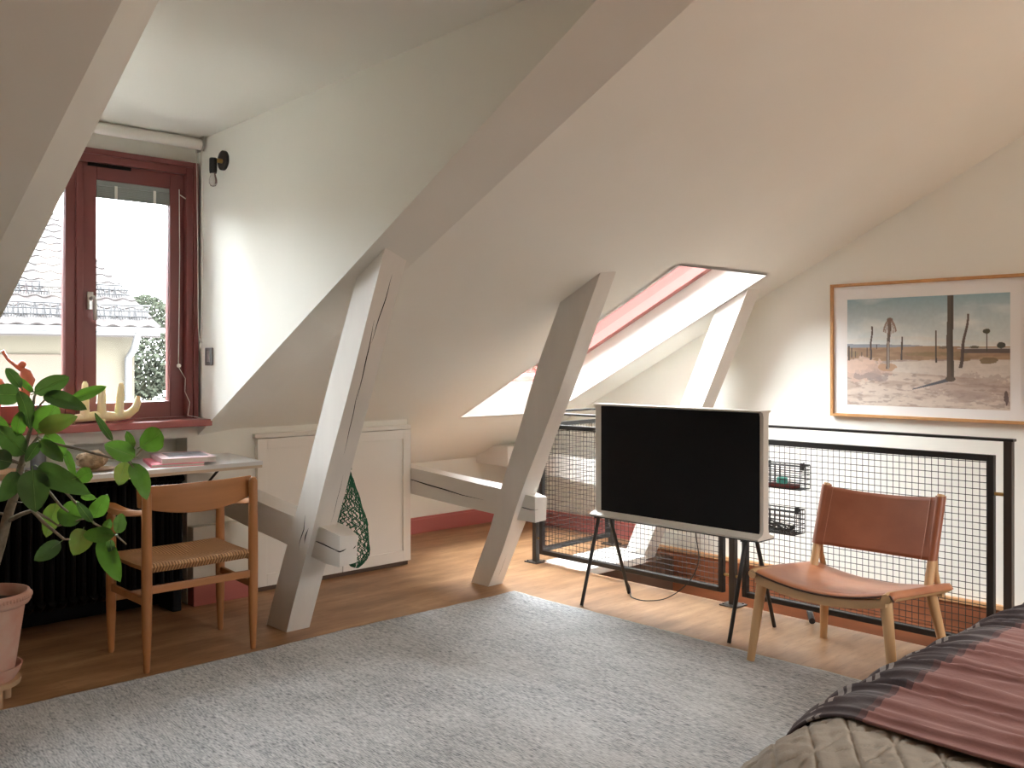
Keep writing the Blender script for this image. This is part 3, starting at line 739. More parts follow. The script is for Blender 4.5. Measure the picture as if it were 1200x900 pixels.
# red figurines
def figurine(x, y, s, arm, label):
    r = root('figurine', (x, y, 1.022), label, 'figurine', 'coral red figurines on the window sill')
    b = B(); z = 1.022
    b.tube([(x, y, z), (x, y, z+.03*s), (x, y, z+.10*s), (x, y, z+.17*s), (x+.012, y, z+.23*s), (x, y, z+.27*s), (x-.01, y, z+.285*s)], [.034*s, .022*s, .014*s, .026*s, .036*s, .026*s, .012*s], 12)
    b.ball((x-.012, y, z+.305*s), .019*s, 12)
    b.tube([(x+.01, y, z+.265*s), (x-.03, y, z+.29*s), (x-.075, y, z+.33*s), (x-.10*s, y, z+.372*s)], [.014*s, .010*s, .007*s, .009*s], 8)
    b.tube([(x+.02, y, z+.25*s), (x+.03, y, z+.2*s), (x+.018, y, z+.16*s)], [.012*s, .009*s, .007*s], 8)
    b.build('body', M['redclay'], r, True)
figurine(1.435, 4.90, .98, 1, 'coral red figurine with raised arm, nearer the middle of the sill')
figurine(1.315, 4.90, .83, 1, 'coral red figurine with raised arm at the far left of the sill')

# ------------------------------------------------------------------ desk chair
dc = root('desk_chair', (1.91, 4.23, 0), 'honey oak armchair with woven paper cord seat at the desk', 'chair')
X0, X1, YBk, YF = 1.665, 2.165, 4.03, 4.43
def leg(x, y, zt, r0, name='leg'):
    prof = [(.011, 0), (.0135, .01), (.021, .18), (.0225, .34), (.0225, .46), (.020, zt-.02), (.013, zt-.003), (.001, zt)]
    return B().lathe((x, y, 0), prof, 16).build(name, M['cherry'], dc, True)
leg(X0, YBk, .785, .02); leg(X1, YBk, .80, .02)
leg(X0, YF, .645, .02); leg(X1+.035, YF, .645, .02)
XF1 = X1+.035
def rail(p, q, name, h=.032, t=.018):
    p = Vector(p); q = Vector(q); d = (q-p).normalized(); s = Vector((-d.y, d.x, 0))*t/2; u = Vector((0, 0, h/2))
    B().hexa([p-s-u, p+s-u, q+s-u, q-s-u, p-s+u, p+s+u, q+s+u, q-s+u], bevel=.004).build(name, M['cherryrail'], dc)
rail((X0, YBk, .352), (X1, YBk, .352), 'stretcher', .034); rail((X0, YF, .25), (XF1, YF, .25), 'stretcher')
rail((X0, YBk, .30), (X0, YF, .30), 'stretcher'); rail((X1, YBk, .30), (XF1, YF, .30), 'stretcher')
def seat_fn(u, v):
    # rounded woven pad, u across x, v across y with roll-over at borders
    x0 = X0-.0; x1 = X1+.0+(.035)*v
    x = x0+(x1-x0)*u; y = YBk-.004+(YF-YBk+.02)*v
    ed = min(u, 1-u, v, 1-v)
    z = .462 - .022*math.exp(-(((u-.5)/.33)**2+((v-.5)/.33)**2)) + .0
    k = min(1, ed/.05); z -= .014*(1-k)**2
    return (x, y, z+.0015*math.sin(abs(u-.5)*60)*0)
top = grid(40, 32, seat_fn, 'woven_seat', M['cordseat'], dc, True, uvfn=lambda u, v: (u, v))
m_ = top.modifiers.new('thickness', 'SOLIDIFY'); m_.thickness = .036; m_.offset = -1
m_ = top.modifiers.new('round', 'BEVEL'); m_.width = .01; m_.segments = 3; m_.angle_limit = 1.0
def back_fn(u, v):
    x = X0-.030+(X1+.012-X0+.030)*u
    bow = .045*(1-(2*u-1)**2)
    w = .088+.044*(1-abs(2*u-1)**2)
    zc_ = .803-.006*(1-u)-w/2
    y = YBk+.030-bow+.01*(v-.5)
    return (x, y, zc_+(v-.5)*w)
bk = grid(32, 6, back_fn, 'backrest', M['cherryrail'], dc, True, thick=.016)
m_ = bk.modifiers.new('round', 'BEVEL'); m_.width = .005; m_.segments = 3; m_.angle_limit = 1.0
for (xa, xb, s) in ((X0, X0, -1), (X1, XF1, 1)):
    def arm_fn(u, v, xa=xa, xb=xb, s=s):
        y = YBk+(YF+.045-YBk)*u; wd = .022+.032*math.sin(min(1, u*1.15)*PI*.62)**1.5
        if u > .93: wd *= 1-((u-.93)/.07)**2*.45
        cx = xa+(xb-xa)*u+s*.008*math.sin(PI*u)
        return (cx+(v-.5)*wd*1.3, y, .675-.018*math.sin(PI*u)-.018*u+.006*(2*v-1)**2)
    a_ = grid(20, 6, arm_fn, 'armrest', M['cherry'], dc, True, thick=.022)
    m_ = a_.modifiers.new('round', 'BEVEL'); m_.width = .006; m_.segments = 3; m_.angle_limit = 1.0

# ------------------------------------------------------------------ potted plant
cosT, sinT = math.cos(THETA), math.sin(THETA)
Fv = Vector((cosT, sinT, 0)); Rv = Vector((sinT, -cosT, 0))
def at(u, v, d): return Fv*d+Rv*((u-600)/1111*d)+Vector((0, 0, 1.35+(420-v)/1111*d))
pc = (1.055, 4.10)
pp = root('potted_ficus', (pc[0], pc[1], 0), 'leafy green rubber plant in a pale terracotta pot by the window', 'plant')
b = B()
b.lathe((pc[0], pc[1], 0), [(.001, .075), (.125, .075), (.128, .085), (.128, .095), (.001, .095)], 36)
pst = b.build('plant_stand', M['tanwood'], pp, True)
for k in range(4):
    a = PI/4+k*PI/2-.5
    B().tube([(pc[0]+.09*math.cos(a), pc[1]+.09*math.sin(a), 0), (pc[0]+.09*math.cos(a), pc[1]+.09*math.sin(a), .076)], .017, 12).build('foot', M['tanwood'], pst, True)
b = B(); b.lathe((pc[0], pc[1], .095), [(.001, 0), (.105, 0), (.125, .03), (.132, .05), (.135, .055), (.128, .055), (.120, .045), (.10, .01), (.001, .01)], 40); b.build('saucer', M['terra'], pp, True)
b = B(); b.lathe((pc[0], pc[1], .107), [(.001, 0), (.10, 0), (.104, .01), (.142, .275), (.156, .282), (.164, .296), (.164, .318), (.158, .33), (.150, .33), (.143, .315), (.138, .29), (.135, .27), (.001, .27)], 48)
pot = b.build('pot', M['terra'], pp, True)
b = B()
for k in range(76):
    a = 2*PI*k/76
    b.ball((pc[0]+.162*math.cos(a), pc[1]+.162*math.sin(a), .107+.311), .0078, 8, (1, 1, 1.1))
b.build('rim_beading', M['terra'], pot, True)
b = B(); b.lathe((pc[0], pc[1], .107), [(.001, .288), (.06, .292), (.10, .286), (.136, .284), (.136, .27), (.001, .27)], 32); b.build('soil', M['soil'], pp, True)
def stem(pts, r0, r1):
    P = [at(*p) for p in pts]; n = len(P)
    return B().tube(P, [r0+(r1-r0)*i/(n-1) for i in range(n)], 8).build('stem', M['bark'], pp, True)
base = Vector((pc[0], pc[1], .39))
P = [base, base+Vector((.01, -.0, .06))]+[at(*p) for p in ((0, 640, 3.62), (8, 608, 3.6), (17, 580, 3.58), (23, 552, 3.57), (28, 532, 3.56))]
B().tube(P, [.022, .02, .019, .018, .016, .013, .010], 10).build('trunk', M['bark'], pp, True)
for pts, a, c in (([(28, 532, 3.56), (32, 515, 3.55), (37, 500, 3.55), (38, 484, 3.56), (40, 466, 3.57), (43, 458, 3.57)], .009, .004),
                  ([(28, 532, 3.56), (45, 512, 3.55), (60, 519, 3.52), (95, 527, 3.5), (132, 537, 3.47), (158, 536, 3.46), (170, 522, 3.47)], .006, .0035),
                  ([(10, 610, 3.6), (24, 603, 3.56), (38, 598, 3.52), (52, 613, 3.5), (75, 632, 3.48), (82, 632, 3.48)], .010, .0035),
                  ([(38, 598, 3.52), (55, 607, 3.53), (68, 616, 3.54), (98, 608, 3.53)], .006, .003),
                  ([(28, 556, 3.56), (55, 573, 3.52), (72, 594, 3.5), (80, 600, 3.5)], .006, .004),
                  ([(30, 552, 3.56), (60, 560, 3.54), (82, 582, 3.52), (110, 613, 3.5), (137, 628, 3.5), (148, 638, 3.5)], .006, .003),
                  ([(8, 603, 3.6), (-4, 601, 3.62), (-20, 590, 3.65)], .006, .003),
                  ([(28, 545, 3.56), (10, 538, 3.6), (-10, 520, 3.62), (-20, 480, 3.63)], .007, .004),
                  ([(38, 484, 3.56), (55, 466, 3.54), (84, 470, 3.53)], .004, .003),
                  ([(132, 537, 3.47), (150, 541, 3.46), (157, 548, 3.46)], .0035, .002),
                  ([(19, 570, 3.57), (30, 589, 3.56), (19, 588, 3.58)], .006, .003)):
    stem(pts, a, c)
LV = [(40,461,81,442,20,1),(40,460,18,440,7,0),(25,455,7,431,12,1),(25,463,-14,462,24,1),(22,458,35,503,15,1),(51,462,102,480,18,1),(84,468,125,453,13,0),
 (45,508,66,474,28,0),(45,503,91,488,20,2),(53,508,77,534,18,0),(46,516,74,541,16,0),(46,518,30,542,12,1),(30,532,-6,500,25,1),(14,542,-15,535,22,1),
 (-12,486,11,501,9,0),(20,510,25,482,15,0),(38,494,43,480,9,0),(132,517,111,484,8,1),(158,535,122,521,22,0),(164,524,189,506,27,0),(156,527,148,505,10,0),
 (148,541,139,569,18,2),(155,543,172,586,19,0),(76,526,88,560,9,0),(87,561,108,553,17,0),(38,550,42,600,32,1),(44,547,106,579,25,1),(20,553,0,588,20,1),
 (66,590,54,630,20,2),(98,607,67,600,29,0),(71,635,40,657,18,1),(98,620,86,651,24,2),(135,627,97,627,17,0),(118,630,141,682,21,0),(108,607,126,579,18,0),
 (112,584,95,582,8,0),(108,612,90,588,10,1),(137,625,143,602,14,0),(123,622,129,608,10,0),(128,633,133,655,9,1),(-10,520,-40,500,22,1),(-18,485,-45,470,22,0),(-15,590,-40,600,20,1)]
def leaf(u0, v0, u1, v1, w, kind, i):
    rs = random.Random(i*17+3)
    d0 = 3.53+rs.uniform(-.09, .06); A = at(u0, v0, d0); Bq = at(u1, v1, d0+rs.uniform(-.07, .07))
    L = (Bq-A).length; W = w/1111*d0*1.08
    d = (Bq-A).normalized(); view = (A-Vector((0, 0, 1.35))).normalized()
    s = d.cross(view).normalized(); n = s.cross(d).normalized()
    tw = rs.uniform(-.35, .35); s2 = s*math.cos(tw)+n*math.sin(tw); n2 = s2.cross(d)
    if n2.z < 0: n2 = -n2
    W /= max(.75, math.cos(tw))
    nu, nv = 13, 7; V = []; fold = rs.uniform(.12, .35); bend = rs.uniform(-.10, .16)
    ph = rs.uniform(0, 6)
    for a in range(nu):
        t = a/(nu-1)
        wd = W/2*(math.sin(PI*min(1, t**.82))**.62) if 0 < t < 1 else .0008
        for c in range(nv):
            q = 2*c/(nv-1)-1
            z = fold*abs(q)*wd + bend*L*(4*t*(1-t)) + .0025*math.sin(t*18+ph+abs(q)*3)*abs(q)
            V.append(A+d*(L*t)+s2*(q*wd)+n2*z)
    F = [(a*nv+c, a*nv+c+1, (a+1)*nv+c+1, (a+1)*nv+c) for a in range(nu-1) for c in range(nv-1)]
    o_ = OFF[pp.name]
    me = bpy.data.meshes.new('leaf'); me.from_pydata([tuple(x-o_) for x in V], [], F)
    me.polygons.foreach_set('use_smooth', [True]*len(F))
    me.materials.append([M['leaf'], M['leafdark'], M['leafold']][kind])
    ob = newobj('leaf', me, pp, o_)
    # midrib
    B().tube([A+d*(L*t)+n2*(bend*L*4*t*(1-t)-.0006) for t in (-.08, 0, .3, .6, .97)], [.0022, .0016, .0011, .0008, .0005], 5).build('midrib', M['midrib'], ob, True)
    return ob
for i, l in enumerate(LV): leaf(*l, i)
for mm in ('leaf', 'leafdark', 'leafold'):
    p = M[mm].node_tree.nodes['Principled BSDF']
    p.inputs['Transmission Weight'].default_value = 0
    nt = M[mm].node_tree; out = nt.nodes['Material Output']
    tl = nt.nodes.new('ShaderNodeBsdfTranslucent'); mx = nt.nodes.new('ShaderNodeMixShader'); mx.inputs[0].default_value = .22
    tl.inputs[0].default_value = {'leaf': (.16, .36, .03, 1), 'leafdark': (.10, .20, .03, 1), 'leafold': (.17, .27, .03, 1)}[mm]
    nt.links.new(p.outputs[0], mx.inputs[1]); nt.links.new(tl.outputs[0], mx.inputs[2]); nt.links.new(mx.outputs[0], out.inputs[0])

# ------------------------------------------------------------------ net bag
nb_ = root('net_bag', (2.70, 4.02, .34), 'green string net bag hanging behind the post and tie beam', 'bag')
def net_pt(a, t):
    # t 0 apex .. 1 bottom
    z = .80-.50*t
    r = .010+.115*min(1, t/.55)**1.0 if t < .8 else .125*math.cos((t-.8)/.2*PI/2*.85)
    cx = 2.695+.02*t; cy = 4.04-.03*t
    jx = .006*noise.noise(Vector((a*2, t*9, 1))); jy = .008*noise.noise(Vector((a*2, t*9, 5)))
    return Vector((cx+.36*r*math.cos(a)+jx, cy+r*math.sin(a)+jy, z))
b = B()
for k in range(16):
    for s in (-1, 1):
        b.tube([net_pt(2*PI*k/16+s*2.6*t+.16*math.sin(t*70+k)*min(1, t*3), t) for t in [i/36 for i in range(37)]], .0026, 4)
b.build('netting', M['netgreen'], nb_)
b = B(); b.tube([(2.715, 4.04, .79), (2.66, 3.99, .835), (2.545, 3.93, .86)], .004, 6); b.tube([(2.715, 4.04, .80), (2.68, 4.02, .82), (2.545, 3.94, .865)], .004, 6)
b.build('drawstring', M['netgreen'], nb_, True)

# ------------------------------------------------------------------ rug
RX0, RX1, RY0, RY1 = -.1, 3.765, .9, 3.955
def rug_fn(u, v):
    x = RX0+(RX1-RX0)*u; y = RY0+(RY1-RY0)*v
    e1 = .018*noise.noise(Vector((x*1.3, 0, 3)))+.006*noise.noise(Vector((x*7, 0, 9)))
    e2 = .010*noise.noise(Vector((0, y*1.1, 8)))
    z = .011+.004*noise.noise(Vector((x*2.5, y*2.5, 0)))+.002*noise.noise(Vector((x*1.2, y*14, 4)))
    z += .012*math.exp(-((x-2.98-(y-2.2)*.35)/.035)**2)*max(0, 1-abs(y-1.95)/.5)
    return (x+e2*u, y+e1*v, max(z, .006))
rg = root('rug', (1.8, 2.4, 0), 'large heathered grey flat woven rug on the wooden floor', 'rug')
grid(300, 240, rug_fn, 'weave', M['rug'], rg, True, thick=.008)
b = B(); b.tube([Vector(rug_fn(1, v/60))+Vector((.003, 0, -.004)) for v in range(61)], .005, 6); b.tube([Vector(rug_fn(v/60, 1))+Vector((0, .003, -.005)) for v in range(61)], .004, 6)
o = b.build('binding', M['bedbind'], rg, True); o['label'] = 'tan bound edge'

# ------------------------------------------------------------------ railing with wire mesh
RXX = 4.445
rl = root('stair_railing', (RXX, 2.9, 0), 'black steel railing with square wire mesh panels round the stair opening', 'railing')
def rpost(x, y, zt, m, w=.035):
    b = B(); b.box(x-w/2, x+w/2, y-w/2, y+w/2, .006, zt, bevel=.002)
    p = b.build('post', m, rl)
    b = B(); b.box(x-.055, x+.055, y-.055, y+.055, 0, .008, bevel=.002)
    for dx in (-.038, .038):
        for dy in (-.038, .038): b.tube([(x+dx, y+dy, .008), (x+dx, y+dy, .014)], .006, 6)
    b.build('base_plate', m, p)
RY_ = (4.45, 2.925, 1.515)
for y in RY_: rpost(RXX, y, .985, M['postgrey'])
rpost(5.27, 4.50, .985, M['postgrey'])
b = B(); b.box(RXX-.021, RXX+.021, 1.49, 4.48, .985, .997, bevel=.002); b.build('handrail', M['black'], rl)
b = B(); b.box(RXX-.0, 5.49, 4.46, 4.50, .985, .997, bevel=.002); b.build('handrail', M['black'], rl)
def panel(p, q, z0, z1, pitch=.0305):
    """framed mesh panel from p to q (xy) """
    P = Vector((p[0], p[1], 0)); Q = Vector((q[0], q[1], 0)); L = (Q-P).length; d = (Q-P)/L; n = Vector((-d.y, d.x, 0)); f = .028
    def bx(a0, a1, za, zb, t=.015):
        pts = []
        for z in (za, zb):
            for a, s in ((a0, -t), (a1, -t), (a1, t), (a0, t)): pts.append(P+d*a+n*s+Vector((0, 0, z)))
        return pts
    b = B()
    for (a0, a1, za, zb) in ((0, f, z0, z1), (L-f, L, z0, z1), (f, L-f, z1-f, z1), (f, L-f, z0, z0+f)): b.hexa(bx(a0, a1, za, zb), bevel=.002, seg=1)
    fr = b.build('panel_frame', M['black'], rl)
    b = B(); r = .0017
    k = int((L-2*f)/pitch); o0 = f+((L-2*f)-k*pitch)/2
    for i in range(k+1):
        a = P+d*(o0+i*pitch)+n*.003; b.tube([a+Vector((0, 0, z0+f*.6)), a+Vector((0, 0, z1-f*.6))], r, 4)
    kz = int((z1-z0-2*f)/pitch); oz = z0+f+((z1-z0-2*f)-kz*pitch)/2
    for i in range(kz+1):
        a = P+n*-.003+Vector((0, 0, oz+i*pitch)); b.tube([a+d*f*.6, a+d*(L-f*.6)], r, 4)
    w = b.build('wire_mesh', M['black'], fr); w['kind'] = 'stuff'
PXX = RXX+.004
panel((PXX, 4.41), (PXX, 2.985), .06, .92); panel((PXX, 2.865), (PXX, 1.575), .06, .92)
panel((RXX+.04, 4.455), (5.235, 4.495), .06, .92)
for (x, y) in ((PXX, 4.43), (PXX, 2.963), (PXX, 2.887), (PXX, 1.553)):
    for z in (.16, .78) if y > 1.6 else (.16, .75):
        B().tube([(x, y-.022, z), (x, y+.022, z)], .008, 10).build('bolt', M['brass'], rl, True)
# loose dark tube end at the floor edge under the mesh
tag(B().tube([(4.40, 2.43, .022), (4.50, 2.50, .04)], .016, 12).build('pipe_stub', M['black'], None, True, off=(4.45, 2.46, .02)), 'short dark pipe end at the floor edge behind the leather chair', 'pipe')

# baskets
def basket(y0, y1, z0, z1, label):
    x1 = PXX-.016; x0 = x1-.10
    r = root('wire_basket', ((x0+x1)/2, (y0+y1)/2, z0), label, 'basket', 'black wire baskets on the railing mesh')
    b = B(); w = .0021; ny = 12; nz_ = 5; nx = 5
    yi = [y0+(y1-y0)*i/ny for i in range(ny+1)]; xi = [x0+(x1-x0)*i/nx for i in range(nx+1)]; zi = [z0+(z1-z0)*i/nz_ for i in range(nz_+1)]
    for y in yi: b.tube([(x0, y, z1), (x0, y, z0), (x1, y, z0), (x1, y, z1)], w, 4)
    for x in xi: b.tube([(x, y0, z1), (x, y0, z0), (x, y1, z0), (x, y1, z1)], w, 4)
    for z in zi: b.tube([(x0, y0, z), (x1, y0, z), (x1, y1, z), (x0, y1, z)], w*(1.6 if z == zi[-1] else 1), 4, closed=True)
    b.build('wire_body', M['black'], r)
    for y in (y0+.045, y1-.10):
        b = B(); b.box(x1-.004, x1+.004, y-.010, y+.010, z1-.03, z1+.006); b.tube([(x1, y, z1+.002), (x1+.02, y, z1+.006), (x1+.024, y, z1-.02)], .003, 6)
        b.build('hook', M['black'], r)
    return x0, x1
bx0_, bx1_ = basket(2.46, 2.80, .685, .805, 'upper black wire basket on the mesh, with a teal tin inside')
basket(2.49, 2.83, .455, .575, 'lower black wire basket on the mesh, full of black cable')
tag(B().box(bx0_+.015, bx1_-.02, 2.50, 2.66, .688, .706, bevel=.004).build('pouch', M['maroon'], None, off=(4.38, 2.58, .688)), 'flat maroon pouch lying in the upper wire basket', 'pouch')
tag(B().lathe((4.375, 2.585, .707), [(.001, 0), (.026, 0), (.028, .004), (.028, .026), (.026, .03), (.001, .03)], 20).build('tin', M['teal'], None, True, off=(4.375, 2.585, .707)), 'small teal tin on the maroon pouch in the upper basket', 'tin')
b = B(); rr = random.Random(4)
pts = []
for i in range(90):
    a = i*.55; pts.append((4.375+.035*math.cos(a*1.1)+rr.uniform(-.006, .006), 2.66+.13*math.sin(a*.37)+rr.uniform(-.01, .01), .462+.03*abs(math.sin(a*.21))+rr.uniform(0, .02)))
pts += [(4.37, 2.80, .52), (4.36, 2.83, .57), (4.37, 2.79, .585), (4.38, 2.72, .50)]
b.tube(pts, .004, 5)
tag(b.build('cable', M['cable'], None, True, off=(4.375, 2.66, .46)), 'tangle of black cable in the lower wire basket', 'cable')

# ------------------------------------------------------------------ television
tv = root('television', (4.02, 3.0, 0), 'off-white framed television with dark screen on thin black legs', 'television')
TY0, TY1 = 2.462, 3.53; TZ0, TZ1 = .478, 1.098
prof = []
cx_ = 4.02
def iprof():
    R = []
    # front side from bottom flange to top flange, then back side
    zz = [(0, .070), (.008, .072), (.013, .062), (.020, .040), (.030, .026), (.05, .022)]
    H = TZ1-TZ0
    for z, w in zz: R.append((cx_-w, TZ0+z))
    for z, w in zz[::-1]: R.append((cx_-w*(.62 if w > .03 else 1), TZ1-z*.6))
    for z, w in zz: R.append((cx_+w*(.62 if w > .03 else 1), TZ1-z*.6))
    for z, w in zz[::-1]: R.append((cx_+w, TZ0+z))
    return R
b = B(); ip = iprof()
b.prism(ip, 1, TY0, TY1)
bd = b.build('body', M['tvwhite'], tv, True, ang=50)
o = B().box(cx_-.0275, cx_-.010, 2.487, 3.478, .504, 1.082, bevel=.002).build('screen', M['screen'], tv)
B().box(cx_-.0285, cx_-.02, 2.482, 3.483, .499, 1.087).build('bezel', M['blackiron'], tv)
B().box(cx_-.071, cx_+.072, TY0, TY1, TZ0-.006, TZ0-.0005, bevel=.002).build('base_strip', M['black'], tv)
for y in (3.485, 2.545):
    for (xa, xb) in ((3.975, 3.832), (4.065, 4.235)):
        B().tube([(xa, y, TZ0-.004), (xb, y, .003)], [.0105, .0095], 12).build('leg', M['black'], tv, True)
    B().box(3.955, 4.085, y-.018, y+.018, TZ0-.014, TZ0-.006).build('leg_plate', M['black'], tv)
b = B(); b.tube(spline([(4.06, 2.90, .47), (4.10, 2.92, .40), (4.2, 2.98, .26), (4.27, 3.10, .12), (4.22, 3.2, .03), (4.16, 3.30, .006), (4.16, 3.40, .006), (4.22, 3.46, .01), (4.245, 3.49, .04), (4.21, 3.493, .08)]), .0032, 6)
tag(b.build('power_cable', M['cable'], None, True, off=(4.15, 3.2, 0)), 'thin black cable looping from the television down to the floor', 'cable')

# ------------------------------------------------------------------ leather lounge chair
lc = root('lounge_chair', (3.95, 2.0, 0), 'low cognac leather lounge chair with oak frame in front of the railing', 'chair')
LX0, LX1, LY0, LY1 = 3.635, 4.18, 1.675, 2.30
def lleg(p, q, r0=.017, r1=.024):
    return B().tube([p, Vector(p)*.5+Vector(q)*.5, q], [r0, (r0+r1)/2, r1], 14).build('leg', M['oak'], lc, True)
lleg((3.655, 2.315, .015), (3.675, 2.265, .395)); lleg((3.655, 1.665, .015), (3.675, 1.71, .385))
lleg((4.255, 2.29, 0), (4.17, 2.235, .35)); lleg((4.255, 1.70, 0), (4.17, 1.745, .35))
for y, dy in ((LY1-.012, 1), (LY0+.012, -1)):
    b = B(); b.tube([(LX0-.012, y, .405), (LX0+.02, y, .407), (3.93, y, .378), (LX1+.01, y, .354), (LX1+.045, y, .352)], [.019, .022, .019, .02, .018], 14)
    b.build('side_rail', M['oakrail'], lc, True)
def sag(v): return 1-(2*v-1)**2
for x, z0_, s in ((LX0+.012, .388, .052), (LX1+.012, .338, .045)):
    b = B(); pts = []
    R = []
    for i in range(17):
        v = i/16; y = LY0+.02+(LY1-LY0-.04)*v; zz = z0_-s*sag(v)*.75
        h = .021; t = .012
        R.append([(x-t, y, zz-h), (x+t, y, zz-h), (x+t, y, zz+h-.006), (x-t, y, zz+h-.006)])
    b.rings(R); b.build('cross_rail', M['oakrail'], lc, True)
def seatL(u, v):
    x = LX0-.008+(LX1-LX0+.03)*u; y = LY0-.020+(LY1-LY0+.040)*v
    z = .430-.056*u - (.055-.005*u)*sag(v)**1.0
    if u < .06: z -= .010*((.06-u)/.06)**2
    ed = min(v, 1-v)
    if ed < .035: z -= .030*((.035-ed)/.035)**2
    z += .010
    return (x, y, z)
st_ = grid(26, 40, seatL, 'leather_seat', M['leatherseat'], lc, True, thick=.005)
b = B(); b.tube([Vector(seatL(0, v/40))+Vector((-.001, 0, -.003)) for v in range(41)], .004, 6); b.build('seat_edge', M['leatheredge'], st_, True)
for y in (LY1-.03, LY0+.055):
    s = 1 if y > 2 else -1
    B().tube([(4.115, y, .345), (4.16, y, .48), (4.255, y, .748)], [.019, .018, .016], 14).build('back_post', M['oak'], lc, True)
    B().tube([(LX1+.04, y, .352), (4.195, y, .42), (4.185, y, .52)], [.014, .012, .010], 12).build('back_brace', M['oak'], lc, True)
def backL(u, v):
    # u along width incl. wrap round posts, v height
    ya = LY0+.033; yb = LY1-.008
    t = v; y = ya+(yb-ya)*u
    h0 = .475-.004*sag(u); h1 = .744-.022*sag(u)
    z = h0+(h1-h0)*t
    x = 4.155+(z-.475)*.355+ .045*sag(u)*(.6+.4*t) - .024
    ed = min(u, 1-u)
    if ed < .07: x += .018*(1-math.sqrt(max(0, 1-((.07-ed)/.07)**2)))
    return (x, y, z)
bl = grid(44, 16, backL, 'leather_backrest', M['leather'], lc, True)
def wrapL(yc):
    def f(u, v):
        z = .475+(.742-.475)*v; xc = 4.158+(z-.475)*.355; a = 2*PI*u
        r = .0225
        return (xc+r*math.cos(a), yc+r*math.sin(a), z)
    return f
for yc in (LY0+.055, LY1-.03): 
    w = grid(18, 8, wrapL(yc), 'leather_sleeve', M['leather'], bl, True)
    b = B(); b.tube([Vector(backL(.105 if yc < 2 else .895, k/8))+Vector((-.0015, 0, 0)) for k in range(9)], .0012, 4); b.build('stitching', M['leatherseat'], bl)
m_ = bl.modifiers.new('thickness', 'SOLIDIFY'); m_.thickness = .005; m_.offset = 1

